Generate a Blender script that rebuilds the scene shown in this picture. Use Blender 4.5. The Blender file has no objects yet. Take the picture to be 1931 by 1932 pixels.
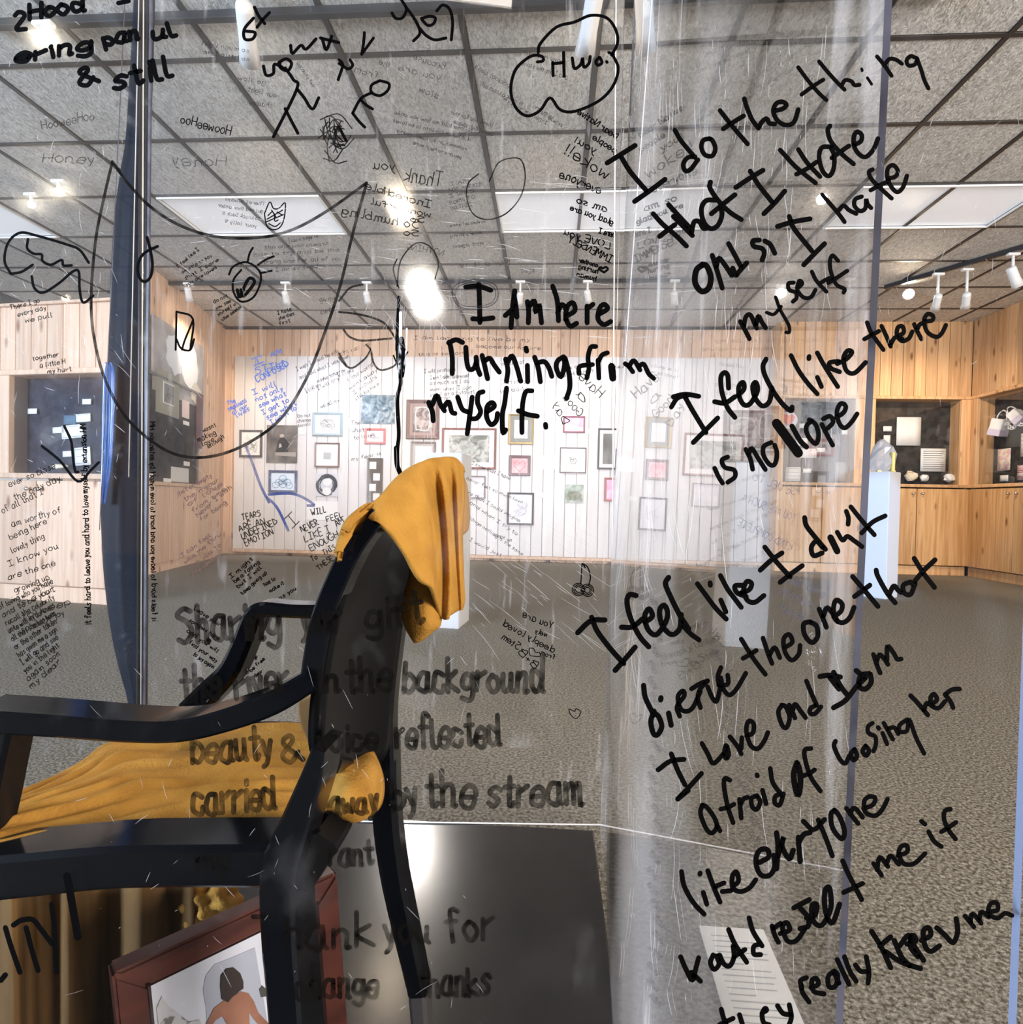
import bpy, bmesh, math, random
from mathutils import Vector, Matrix
random.seed(7)
sc = bpy.context.scene
COL = sc.collection

# ---------------------------------------------------------------- camera
F = 1095.0; CX = 965.5; CY = 966.0; HC = 0.72      # focal length and centre in pixels of the 1931x1932 frame
th = math.atan(.0667); pt = math.radians(.92); ro = .020
_f0 = Vector((-math.sin(th), math.cos(th), 0)); _r0 = Vector((math.cos(th), math.sin(th), 0)); _u0 = Vector((0, 0, 1))
FW = _f0*math.cos(pt) - _u0*math.sin(pt); _u1 = _u0*math.cos(pt) + _f0*math.sin(pt)
RT = _r0*math.cos(ro) + _u1*math.sin(ro); UP = _u1*math.cos(ro) - _r0*math.sin(ro)
CAM = Vector((0, 0, HC))
cd = bpy.data.cameras.new('camera'); cam = bpy.data.objects.new('camera', cd); COL.objects.link(cam)
cd.sensor_width = 36; cd.sensor_fit = 'HORIZONTAL'; cd.lens = 36*F/1931; cd.clip_start = .01; cd.clip_end = 100
m = Matrix.Identity(4)
for i in range(3):
    m[i][0] = RT[i]; m[i][1] = UP[i]; m[i][2] = -FW[i]; m[i][3] = CAM[i]
cam.matrix_world = m
sc.camera = cam

# ---------------------------------------------------------------- world, exposure, lights
w = bpy.data.worlds.new('world'); sc.world = w; w.use_nodes = True
w.node_tree.nodes['Background'].inputs[0].default_value = (.86, .92, 1.0, 1)
w.node_tree.nodes['Background'].inputs[1].default_value = .35
sc.view_settings.view_transform = 'Standard'; sc.view_settings.look = 'None'
sc.view_settings.gamma = 1; sc.view_settings.exposure = 0.92; sc.view_settings.use_curve_mapping = False
sc.cycles.transparent_max_bounces = 40; sc.cycles.max_bounces = 7; sc.cycles.diffuse_bounces = 3; sc.cycles.glossy_bounces = 5
sc.cycles.sample_clamp_indirect = 6

def area(name, loc, target, size, power, color, sy=None):
    l = bpy.data.lights.new(name, 'AREA'); l.energy = power; l.color = color; l.size = size
    if sy: l.shape = 'RECTANGLE'; l.size_y = sy
    o = bpy.data.objects.new(name, l); COL.objects.link(o); o.location = loc
    o.rotation_euler = (Vector(target)-Vector(loc)).to_track_quat('-Z', 'Y').to_euler(); return o
def spot(name, loc, target, power, color, ang=70, blend=.7, r=.03):
    l = bpy.data.lights.new(name, 'SPOT'); l.energy = power*.72; l.color = color
    l.spot_size = math.radians(ang); l.spot_blend = blend; l.shadow_soft_size = r
    o = bpy.data.objects.new(name, l); COL.objects.link(o); o.location = loc
    o.rotation_euler = (Vector(target)-Vector(loc)).to_track_quat('-Z', 'Y').to_euler(); return o
WARM = (1, .80, .58); NEUT = (1, .93, .86); COOL = (.60, .76, 1)
area('daylight_fill', (-5.3, -2.6, 1.5), (1.2, 4.5, 1.4), 2.4, 400, COOL, 2.2)  # cool daylight from behind left, enlarged into unseen fill for the room
area('right_fill', (5.0, -2.6, 1.5), (-.5, 4.5, 1.4), 2.4, 360, (1, .92, .84), 2.2)  # unseen area light added as fill; no window stands here
area('overhead_fill', (-.2, .74, 2.80), (-.3, .74, 0), 1.4, 14, (1, .90, .80), .36)  # unseen fill light added above the booth
spot('added_blue_spot', (1.3, .4, 2.7), (2.62, 4.95, .50), 900, (.30, .55, 1), 12, .4)  # blue spot added to tint the pedestal front; it has no fixture
spot('cool_wash', (-1.6, 3.4, 2.7), (-2.75, 7.05, 1.25), 110, (.40, .60, 1), 24, .35)  # likewise added, without a fixture, for the board's bluish patch

# ---------------------------------------------------------------- helpers
def ray(x, y): return FW*F + RT*(x-CX) - UP*(y-CY)
def on_z(x, y, z=0.0):
    d = ray(x, y); return CAM + d*((z-HC)/d.z)
def on_y(x, y, Y):
    d = ray(x, y); return CAM + d*(Y/d.y)
def on_plane(x, y, P, N):
    d = ray(x, y); return CAM + d*((P-CAM).dot(N)/d.dot(N))
def dep(x, y, D):
    return CAM + ray(x, y)*(D/F)

def put(name, me, mat=None, parent=None):
    o = bpy.data.objects.new(name, me); COL.objects.link(o)
    if mat is not None and not me.materials: me.materials.append(mat)
    if parent is not None: o.parent = parent
    return o
def mesh(name, vs, fs, smooth=False, mi=None):
    me = bpy.data.meshes.new(name); me.from_pydata([tuple(v) for v in vs], [], fs)
    if smooth: me.polygons.foreach_set('use_smooth', [True]*len(me.polygons))
    if mi:
        for p, k in zip(me.polygons, mi): p.material_index = k
    me.update(); return me
def thing(name, label, cat, loc=(0, 0, 0), rz=0, group=None):
    o = bpy.data.objects.new(name, None); COL.objects.link(o); o.location = loc; o.rotation_euler = (0, 0, rz)
    o.empty_display_size = .05
    o['label'] = label; o['category'] = cat
    if group: o['group'] = group
    return o
def tag(o, label, cat, group=None):
    o['label'] = label; o['category'] = cat
    if group: o['group'] = group
    return o
def part(name, me, mat, parent, label=None):
    o = put(name, me, mat, parent); o.matrix_parent_inverse = Matrix.Identity(4)
    if label: o['label'] = label
    return o
def world_part(name, me, mat, parent, label=None):
    """mesh is in world coordinates; keep it there below a placed parent"""
    bpy_inv = (Matrix.Translation(parent.location) @ parent.rotation_euler.to_matrix().to_4x4()).inverted()
    me.transform(bpy_inv); return part(name, me, mat, parent, label)

def box(x0, x1, y0, y1, z0, z1, bev=0.0, seg=1):
    bm = bmesh.new(); bmesh.ops.create_cube(bm, size=1)
    for v in bm.verts:
        v.co = Vector((x0 if v.co.x < 0 else x1, y0 if v.co.y < 0 else y1, z0 if v.co.z < 0 else z1))
    if bev: bmesh.ops.bevel(bm, geom=list(bm.edges), offset=bev, segments=seg, affect='EDGES')
    me = bpy.data.meshes.new('box'); bm.to_mesh(me); bm.free(); return me
def join(*mes):
    bm = bmesh.new()
    for a in mes: bm.from_mesh(a)
    me = bpy.data.meshes.new('joined'); bm.to_mesh(me); bm.free(); return me
def ring(x0, x1, z0, z1, t, y0, y1, tz=None):
    """picture-frame ring in the XZ plane with mitred, slightly sloped members"""
    tz = tz or t; vs = []; fs = []
    o = [(x0, z0), (x1, z0), (x1, z1), (x0, z1)]; i = [(x0+t, z0+tz), (x1-t, z0+tz), (x1-t, z1-tz), (x0+t, z1-tz)]
    e = [(x0+t*.25, z0+tz*.25), (x1-t*.25, z0+tz*.25), (x1-t*.25, z1-tz*.25), (x0+t*.25, z1-tz*.25)]
    for (a, b) in o: vs.append((a, y1, b))
    for (a, b) in o: vs.append((a, y0+(y1-y0)*.3, b))
    for (a, b) in e: vs.append((a, y0, b))
    for (a, b) in i: vs.append((a, y0+(y1-y0)*.35, b))
    for (a, b) in i: vs.append((a, y1, b))
    for l in range(5):
        for k in range(4):
            a = l*4+k; b = l*4+(k+1) % 4; c = ((l+1) % 5)*4+(k+1) % 4; d = ((l+1) % 5)*4+k
            fs.append((a, b, c, d))
    return mesh('ring', vs, fs)
def lathe(prof, n=16, smooth=True, cap=True):
    vs = []; fs = []
    for (r, z) in prof:
        for k in range(n):
            a = 2*math.pi*k/n; vs.append((r*math.cos(a), r*math.sin(a), z))
    for i in range(len(prof)-1):
        for k in range(n):
            fs.append((i*n+k, i*n+(k+1) % n, (i+1)*n+(k+1) % n, (i+1)*n+k))
    if cap:
        fs.append(tuple(range(n))[::-1]); fs.append(tuple((len(prof)-1)*n+k for k in range(n)))
    return mesh('lathe', vs, fs, smooth)
def cr(pts, n=6, closed=False):
    """Catmull-Rom through points of any dimension"""
    P = [Vector(p) for p in pts]
    if len(P) < 3: return P
    out = []
    Q = [2*P[0]-P[1]] + P + [2*P[-1]-P[-2]]
    for i in range(1, len(Q)-2):
        a, b, c, d = Q[i-1], Q[i], Q[i+1], Q[i+2]
        for k in range(n):
            t = k/n
            out.append(.5*((2*b)+(c-a)*t+(2*a-5*b+4*c-d)*t*t+(3*b-a-3*c+d)*t**3))
    out.append(P[-1]); return out
def beam(pts, thick, bev=.12, sub=5, off=0.0, n=6):
    """Solid bar swept along (px, py, depth, width_px); width lies across the path in the side plane,
    `thick` metres runs along the booth's depth axis, away from the viewer."""
    S = cr([Vector(p) for p in pts], sub)if len(pts) > 2 else [Vector(p) for p in pts]
    C = [dep(p[0], p[1], p[2]) for p in S]; W = [p[3]*p[2]/F for p in S]
    vs = []; fs = []; D = Vector((0, 1, 0))
    for i, c in enumerate(C):
        t = (C[min(i+1, len(C)-1)]-C[max(i-1, 0)]).normalized()
        d = (D - t*D.dot(t)).normalized(); s = t.cross(d).normalized()
        h = W[i]/2; b = min(W[i], thick)*bev
        prof = [(-h, b), (-h+b, 0), (h-b, 0), (h, b), (h, thick-b), (h-b, thick), (-h+b, thick), (-h, thick-b)]
        for (a, e) in prof: vs.append(c + s*a + d*(e+off))
    k = 8
    for i in range(len(C)-1):
        for j in range(k):
            fs.append((i*k+j, i*k+(j+1) % k, (i+1)*k+(j+1) % k, (i+1)*k+j))
    fs.append(tuple(range(k))[::-1]); fs.append(tuple((len(C)-1)*k+j for j in range(k)))
    me = mesh('beam', vs, fs)
    bm = bmesh.new(); bm.from_mesh(me); bmesh.ops.recalc_face_normals(bm, faces=bm.faces); bm.to_mesh(me); bm.free()
    return me
def tube(pts, r, n=8):
    vs = []; fs = []
    P = [Vector(p) for p in pts]
    for i, c in enumerate(P):
        t = (P[min(i+1, len(P)-1)]-P[max(i-1, 0)]).normalized()
        a = t.orthogonal().normalized(); b = t.cross(a)
        for k in range(n):
            q = 2*math.pi*k/n; vs.append(c+a*math.cos(q)*r+b*math.sin(q)*r)
    for i in range(len(P)-1):
        for k in range(n): fs.append((i*n+k, i*n+(k+1) % n, (i+1)*n+(k+1) % n, (i+1)*n+k))
    fs.append(tuple(range(n))[::-1]); fs.append(tuple((len(P)-1)*n+k for k in range(n)))
    return mesh('tube', vs, fs, True)
def sheet(rows, thick=0.0, sub=1):
    """smooth cloth through a grid of points (rows of equal length), optionally thickened"""
    n = len(rows[0]); vs = [p for r in rows for p in r]
    fs = [(i*n+j, i*n+j+1, (i+1)*n+j+1, (i+1)*n+j) for i in range(len(rows)-1) for j in range(n-1)]
    me = mesh('sheet', vs, fs, True); return me
def dense(rows, a=5, b=5):
    R = [cr(r, b) for r in rows]
    Cc = [cr([R[i][j] for i in range(len(R))], a) for j in range(len(R[0]))]
    return [[Cc[j][i] for j in range(len(Cc))] for i in range(len(Cc[0]))]
def solid(o, t, off=0):
    md = o.modifiers.new('thickness', 'SOLIDIFY'); md.thickness = t; md.offset = off

# ---------------------------------------------------------------- materials
def nt(name):
    M = bpy.data.materials.new(name); M.use_nodes = True; t = M.node_tree
    b = t.nodes['Principled BSDF']; return M, t, b
def N(t, typ, **kw):
    n = t.nodes.new(typ)
    for k, v in kw.items():
        if k in n.inputs: n.inputs[k].default_value = v
        else: setattr(n, k, v)
    return n
def plain(name, col, rough=.6, metal=0, emit=None, es=1, coat=0, spec=.5):
    M, t, b = nt(name); b.inputs['Base Color'].default_value = (*col, 1); b.inputs['Roughness'].default_value = rough
    b.inputs['Metallic'].default_value = metal; b.inputs['Coat Weight'].default_value = coat
    b.inputs['Specular IOR Level'].default_value = spec
    if emit: b.inputs['Emission Color'].default_value = (*emit, 1); b.inputs['Emission Strength'].default_value = es
    return M
def noisy(name, c1, c2, scale=(10, 10, 10), rough=.7, detail=4, lo=.35, hi=.65, bump=0, coat=0, metal=0, dist=0, rnd=0, c3=None, b_scale=None, spec=.5):
    M, t, b = nt(name); tc = N(t, 'ShaderNodeTexCoord'); mp = N(t, 'ShaderNodeMapping')
    mp.inputs['Scale'].default_value = scale; src = tc.outputs['Object']
    if rnd:
        oi = N(t, 'ShaderNodeObjectInfo'); va = N(t, 'ShaderNodeVectorMath', operation='SCALE')
        va.inputs[0].default_value = (rnd, rnd*1.7, rnd*2.3); t.links.new(oi.outputs['Random'], va.inputs['Scale'])
        ad = N(t, 'ShaderNodeVectorMath', operation='ADD'); t.links.new(src, ad.inputs[0]); t.links.new(va.outputs[0], ad.inputs[1]); src = ad.outputs[0]
    t.links.new(src, mp.inputs[0])
    nz = N(t, 'ShaderNodeTexNoise', Scale=1.0, Detail=detail, Distortion=dist); t.links.new(mp.outputs[0], nz.inputs['Vector'])
    cm = N(t, 'ShaderNodeValToRGB'); cm.color_ramp.elements[0].position = lo; cm.color_ramp.elements[1].position = hi
    cm.color_ramp.elements[0].color = (*c1, 1); cm.color_ramp.elements[1].color = (*c2, 1)
    if c3:
        e = cm.color_ramp.elements.new(min(.98, hi+.12)); e.color = (*c3, 1)
    t.links.new(nz.outputs[0], cm.inputs[0]); t.links.new(cm.outputs[0], b.inputs['Base Color'])
    b.inputs['Roughness'].default_value = rough; b.inputs['Coat Weight'].default_value = coat; b.inputs['Metallic'].default_value = metal
    b.inputs['Specular IOR Level'].default_value = spec
    if bump:
        n2 = nz
        if b_scale:
            n2 = N(t, 'ShaderNodeTexNoise', Scale=b_scale, Detail=3.0); t.links.new(tc.outputs['Object'], n2.inputs['Vector'])
        bp = N(t, 'ShaderNodeBump', Strength=bump, Distance=.01); t.links.new(n2.outputs[0], bp.inputs['Height']); t.links.new(bp.outputs[0], b.inputs['Normal'])
    return M
def pine(name, base, dark, knot, rough=.5, ax='Z', tint=.16):
    """boards with grain running along one axis, knots, and a shade of its own per board"""
    M, t, b = nt(name); tc = N(t, 'ShaderNodeTexCoord'); oi = N(t, 'ShaderNodeObjectInfo')
    va = N(t, 'ShaderNodeVectorMath', operation='SCALE'); va.inputs[0].default_value = (17, 31, 23)
    t.links.new(oi.outputs['Random'], va.inputs['Scale'])
    ad = N(t, 'ShaderNodeVectorMath', operation='ADD'); t.links.new(tc.outputs['Object'], ad.inputs[0]); t.links.new(va.outputs[0], ad.inputs[1])
    mp = N(t, 'ShaderNodeMapping'); mp.inputs['Scale'].default_value = (38, 38, 1.6) if ax == 'Z' else (1.6, 38, 38)
    t.links.new(ad.outputs[0], mp.inputs[0])
    nz = N(t, 'ShaderNodeTexNoise', Scale=1.0, Detail=4.0, Distortion=.6); t.links.new(mp.outputs[0], nz.inputs['Vector'])
    cm = N(t, 'ShaderNodeValToRGB'); cm.color_ramp.elements[0].position = .36; cm.color_ramp.elements[1].position = .6
    cm.color_ramp.elements[0].color = (*dark, 1); cm.color_ramp.elements[1].color = (*base, 1); t.links.new(nz.outputs[0], cm.inputs[0])
    mk = N(t, 'ShaderNodeMapping'); mk.inputs['Scale'].default_value = (9, 9, 3.2) if ax == 'Z' else (3.2, 9, 9)
    t.links.new(ad.outputs[0], mk.inputs[0])
    vo = N(t, 'ShaderNodeTexVoronoi', Scale=1.0); t.links.new(mk.outputs[0], vo.inputs['Vector'])
    kr = N(t, 'ShaderNodeValToRGB'); kr.color_ramp.elements[0].position = .07; kr.color_ramp.elements[1].position = .2
    kr.color_ramp.elements[0].color = (1, 1, 1, 1); kr.color_ramp.elements[1].color = (0, 0, 0, 1); t.links.new(vo.outputs['Distance'], kr.inputs[0])
    mx = N(t, 'ShaderNodeMix', data_type='RGBA'); t.links.new(kr.outputs[0], mx.inputs['Factor']); t.links.new(cm.outputs[0], mx.inputs['A']); mx.inputs['B'].default_value = (*knot, 1)
    hs = N(t, 'ShaderNodeHueSaturation'); mr = N(t, 'ShaderNodeMapRange'); mr.inputs['To Min'].default_value = 1-tint; mr.inputs['To Max'].default_value = 1+tint
    t.links.new(oi.outputs['Random'], mr.inputs['Value']); t.links.new(mr.outputs[0], hs.inputs['Value']); t.links.new(mx.outputs['Result'], hs.inputs['Color'])
    t.links.new(hs.outputs[0], b.inputs['Base Color']); b.inputs['Roughness'].default_value = rough
    return M
def acrylic(name, haze=.03, scr=.25, tint=(1, 1, 1), r0=.045, seed=0, scale=(3, 3, 60), rough=.0, bloom=0):
    """clear sheet: straight-through view, mirror reflection growing at grazing angles, scratches and dust"""
    M = bpy.data.materials.new(name); M.use_nodes = True; t = M.node_tree; t.nodes.clear()
    out = N(t, 'ShaderNodeOutputMaterial'); tr = N(t, 'ShaderNodeBsdfTransparent'); tr.inputs[0].default_value = (*tint, 1)
    gl = N(t, 'ShaderNodeBsdfAnisotropic'); gl.inputs['Roughness'].default_value = rough
    ge = N(t, 'ShaderNodeNewGeometry'); dt = N(t, 'ShaderNodeVectorMath', operation='DOT_PRODUCT')
    t.links.new(ge.outputs['Normal'], dt.inputs[0]); t.links.new(ge.outputs['Incoming'], dt.inputs[1])
    ab = N(t, 'ShaderNodeMath', operation='ABSOLUTE'); t.links.new(dt.outputs['Value'], ab.inputs[0])
    su = N(t, 'ShaderNodeMath', operation='SUBTRACT'); su.inputs[0].default_value = 1; t.links.new(ab.outputs[0], su.inputs[1])
    pw = N(t, 'ShaderNodeMath', operation='POWER'); pw.inputs[1].default_value = 5; t.links.new(su.outputs[0], pw.inputs[0])
    ma = N(t, 'ShaderNodeMath', operation='MULTIPLY_ADD'); ma.inputs[1].default_value = 1-r0; ma.inputs[2].default_value = r0; t.links.new(pw.outputs[0], ma.inputs[0])
    m1 = N(t, 'ShaderNodeMixShader'); t.links.new(ma.outputs[0], m1.inputs[0]); t.links.new(tr.outputs[0], m1.inputs[1]); t.links.new(gl.outputs[0], m1.inputs[2])
    if bloom:      # fine surface wear: part of the light goes through slightly scattered
        rf = N(t, 'ShaderNodeBsdfRefraction'); rf.inputs['IOR'].default_value = 1.018; rf.inputs['Roughness'].default_value = .85
        mb = N(t, 'ShaderNodeMixShader'); mb.inputs[0].default_value = bloom
        t.links.new(m1.outputs[0], mb.inputs[1]); t.links.new(rf.outputs[0], mb.inputs[2]); m1 = mb
    # dust and hairline scratches
    tc = N(t, 'ShaderNodeTexCoord'); mp = N(t, 'ShaderNodeMapping'); mp.inputs['Scale'].default_value = scale; mp.inputs['Location'].default_value = (seed, seed*2, 0)
    mp.inputs['Rotation'].default_value = (0.1, .25, .1)
    t.links.new(tc.outputs['Object'], mp.inputs[0])
    nz = N(t, 'ShaderNodeTexNoise', Scale=1.0, Detail=6.0, Roughness=.6); t.links.new(mp.outputs[0], nz.inputs['Vector'])
    cr_ = N(t, 'ShaderNodeMapRange'); cr_.inputs['From Min'].default_value = .60; cr_.inputs['From Max'].default_value = .80; t.links.new(nz.outputs[0], cr_.inputs['Value'])
    n2 = N(t, 'ShaderNodeTexNoise', Scale=2.2, Detail=3.0); t.links.new(tc.outputs['Object'], n2.inputs['Vector'])
    c2 = N(t, 'ShaderNodeMapRange'); c2.inputs['From Min'].default_value = .38; c2.inputs['From Max'].default_value = .75; t.links.new(n2.outputs[0], c2.inputs['Value'])
    mu = N(t, 'ShaderNodeMath', operation='MULTIPLY'); t.links.new(cr_.outputs[0], mu.inputs[0]); mu.inputs[1].default_value = scr
    mh = N(t, 'ShaderNodeMath', operation='MULTIPLY'); t.links.new(c2.outputs[0], mh.inputs[0]); mh.inputs[1].default_value = haze
    as_ = N(t, 'ShaderNodeMath', operation='ADD'); t.links.new(mu.outputs[0], as_.inputs[0]); t.links.new(mh.outputs[0], as_.inputs[1]); as_.use_clamp = True
    df = N(t, 'ShaderNodeBsdfDiffuse'); df.inputs[0].default_value = (.9, .9, .92, 1); tl = N(t, 'ShaderNodeBsdfTranslucent'); tl.inputs[0].default_value = (.9, .9, .92, 1)
    dd = N(t, 'ShaderNodeMixShader'); dd.inputs[0].default_value = .5; t.links.new(df.outputs[0], dd.inputs[1]); t.links.new(tl.outputs[0], dd.inputs[2])
    m2 = N(t, 'ShaderNodeMixShader'); t.links.new(as_.outputs[0], m2.inputs[0]); t.links.new(m1.outputs[0], m2.inputs[1]); t.links.new(dd.outputs[0], m2.inputs[2])
    t.links.new(m2.outputs[0], out.inputs[0])
    return M

M_PINE = pine('knotty_pine', (.66, .40, .20), (.52, .28, .12), (.20, .08, .03))
M_PINEP = pine('pale_pine', (.70, .50, .36), (.58, .38, .26), (.26, .13, .08))
M_PINED = pine('pine_door', (.62, .37, .17), (.46, .24, .09), (.20, .09, .03), tint=.06)
M_CREAM = noisy('painted_board', (.62, .595, .60), (.72, .695, .70), (6, 6, 1.2), .55, rnd=4)
M_CEIL = noisy('fissured_tile', (.42, .40, .37), (.76, .74, .70), (75, 30, 60), .9, 5, .36, .60, bump=.9, dist=1.2, rnd=9, spec=.1)
M_GRID = plain('ceiling_grid', (.035, .03, .027), .5)
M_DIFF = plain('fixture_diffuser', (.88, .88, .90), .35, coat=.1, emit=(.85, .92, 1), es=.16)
M_BLACK = plain('black_metal', (.02, .02, .022), .4)
M_WHITE = plain('white_enamel', (.82, .81, .79), .35)
M_PAPER = noisy('paper', (.80, .79, .76), (.88, .87, .84), (8, 8, 8), .8)
M_PED = plain('painted_pedestal', (.56, .56, .57), .55)
M_DARK = noisy('charcoal_felt', (.016, .014, .013), (.05, .044, .04), (14, 14, 14), .9)
M_NAVYP = noisy('blue_black_felt', (.02, .022, .035), (.05, .052, .07), (14, 14, 14), .9)
M_CARPET = noisy('carpet', (.10, .085, .062), (.375, .345, .285), (125, 125, 125), .95, 5, .36, .66, bump=.8, spec=.04, b_scale=170)
M_INK = plain('black_marker', (.0015, .0012, .0012), .7, spec=.03)
M_INKW = plain('worn_marker', (.055, .05, .045), .6)
M_INKG = plain('grey_marker', (.10, .09, .085), .6)
M_INKB = plain('blue_marker', (.05, .10, .35), .6)
M_LACQ = plain('black_lacquer', (.002, .0025, .004), .12, coat=.0, spec=.24)
M_GOLD = noisy('mustard_cloth', (.35, .165, .026), (.46, .235, .042), (26, 26, 26), .85, 5, bump=.25, b_scale=320, spec=.15)
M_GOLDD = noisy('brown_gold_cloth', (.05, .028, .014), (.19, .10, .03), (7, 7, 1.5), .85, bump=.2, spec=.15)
M_GLOW = plain('lit_bulb', (1, .95, .85), .4, emit=(1, .90, .72), es=40)
M_KNOB = plain('steel_knob', (.6, .58, .55), .25, metal=1)
# ================================================================ the room
ZC = 2.835; YB = 7.10; YF = 6.80; XR = 4.65
fl = put('floor', box(-6.5, 6.2, -4, 7.6, -.12, 0), M_CARPET); fl['kind'] = 'structure'
# ---- suspended ceiling: dark grid on a slab, every lay-in tile its own part
ce = put('ceiling', box(-6.5, 6.2, -4, 7.6, ZC+.02, ZC+.12), M_GRID); ce['kind'] = 'structure'
GX = [.171 + .604*k for k in range(-11, 9)]; GY = [2.135 + .606*k for k in range(-1, 9)]
FIX = {}
tile_me = None
g = .014
for i in range(len(GX)-1):
    for j in range(len(GY)-1):
        x0, x1, y0, y1 = GX[i], GX[i+1], GY[j], GY[j+1]
        if y0 > 7.05 or x0 < -6.4: continue
        kk = round((x0-.171)/.604)
        if abs(y0-3.953) < .05 and kk % 4 in (3, 0): FIX.setdefault((kk+1)//4, []).append((x0, x1, y0, y1)); continue
        if tile_me is None:
            tile_me = box(g-.302, .302-g, g-.303, .303-g, 0, .02, .003); tile_me.materials.append(M_CEIL)
        o = put('ceiling_tile', tile_me, None, ce); o.location = ((x0+x1)/2, (y0+y1)/2, ZC-.001+random.uniform(0, .003))
tees = [box(x-.012, x+.012, 1.5, YB, ZC-.004, ZC+.02) for x in GX] + [box(-6.4, XR+.3, y-.012, y+.012, ZC-.0035, ZC+.02) for y in GY]
o = put('grid_bar', join(*tees), M_GRID, ce); o['kind'] = 'stuff'
names = {-1: 'at left above the white picture wall, two tiles wide', 0: 'in the middle of the ceiling, two tiles wide', 1: 'at right, near the pine display cases', -2: 'far left by the wooden wall', 2: 'at the far right'}
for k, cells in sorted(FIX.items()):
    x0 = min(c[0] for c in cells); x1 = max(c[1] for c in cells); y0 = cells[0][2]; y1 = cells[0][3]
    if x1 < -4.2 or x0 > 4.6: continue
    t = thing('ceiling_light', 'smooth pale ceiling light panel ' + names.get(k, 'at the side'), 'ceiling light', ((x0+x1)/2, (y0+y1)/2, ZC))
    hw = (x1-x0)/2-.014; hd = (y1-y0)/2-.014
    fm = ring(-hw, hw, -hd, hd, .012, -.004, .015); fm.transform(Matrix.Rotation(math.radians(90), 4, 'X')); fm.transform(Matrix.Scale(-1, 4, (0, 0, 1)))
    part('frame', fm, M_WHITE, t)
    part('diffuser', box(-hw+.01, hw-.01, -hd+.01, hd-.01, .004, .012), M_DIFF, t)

# ---- back wall of vertical pine boards
wb = put('wall_back', box(-6.5, 6.2, YB+.02, YB+.14, 0, ZC), M_DARK); wb['kind'] = 'structure'
pm = box(-.054, .054, -.02, 0, 0, ZC, .004); pm.materials.append(M_PINEP)
n = int((2.70+6.3)/.112)
for i in range(n):
    o = put('plank', pm, None, wb); o.location = (-6.3+.056+i*.112, YB+.02, 0)
# ---- left wall, a little splayed
LA = on_z(414, 1047); LA.z = 0; LB = Vector((-3.70, 5.02, 0)); LD = (LB-LA).normalized(); LL = (LB-LA).length
rzL = math.atan2(LD.y, LD.x)
wl = put('wall_left', box(-.2, LL, -.16, -.02, 0, ZC), M_PINEP); wl.location = LA; wl.rotation_euler = (0, 0, rzL); wl['kind'] = 'structure'
LN = Vector((-LD.y, LD.x, 0))
if LN.x < 0: LN = -LN
def left_local(x, y, off=.0):
    """pixel -> local coordinates on the left wall's face"""
    p = on_plane(x, y, LA+LN*off, LN); q = p-LA
    return q.dot(LD), q.z
# local axes of wall_left: x along LD; +y is left of LD
side = 1 if Vector((-LD.y, LD.x, 0)).dot(LN) > 0 else -1
pm2 = box(-.054, .054, -.02*side if side > 0 else 0, 0 if side > 0 else .02, 0, ZC, .004); pm2.materials.append(M_PINEP)
for i in range(int(LL/.112)):
    o = put('plank', pm2, None, wl); o.location = (.056+i*.112, 0, 0)
# ---- right wall (behind the cases)
wr = put('wall_right', box(XR+.5, XR+.62, 0, YB, 0, ZC), M_PINE); wr['kind'] = 'structure'
wq = put('wall_front', box(-6.5, 6.2, -4.1, -4, 0, ZC), M_DARK); wq['kind'] = 'structure'
wj = put('wall_bay', box(-.03, .03, 0, .35, 0, ZC), M_PINE); wj.location = (2.60, YF+.0, 0); wj['kind'] = 'structure'

# ---- white picture wall: a free board of narrow cream planks
bx0 = on_y(440, 860, 7.03).x; bx1 = on_y(1478, 860, 7.03).x; bz1 = on_y(700, 672, 7.03).z
bw = thing('display_board', 'long white board of narrow vertical planks hung with framed pictures', 'display board', ((bx0+bx1)/2, 7.05, 0))
nb = 50; pw_ = (bx1-bx0)/nb
bm_ = box(-pw_/2+.0035, pw_/2-.0035, -.012, .012, .075, bz1, .003); bm_.materials.append(M_CREAM)
for i in range(nb):
    o = part('plank', bm_, None, bw); o.location = (-(bx1-bx0)/2+pw_*(i+.5), 0, 0)
part('backing', box(-(bx1-bx0)/2, (bx1-bx0)/2, .010, .03, .075, bz1-.003), M_PED, bw)
part('bottom_rail', box(-(bx1-bx0)/2, (bx1-bx0)/2, -.03, .03, .035, .072, .004), M_PINEP, bw)
fm_ = box(-.015, .015, -.02, .02, 0, .036)
fm_.materials.append(M_BLACK)
for xx in (492, 622, 700, 925, 1036, 1150, 1300):
    o = part('foot', fm_, None, bw); o.location = (on_z(xx, 1060).x-(bx0+bx1)/2, -.01, 0)

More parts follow.
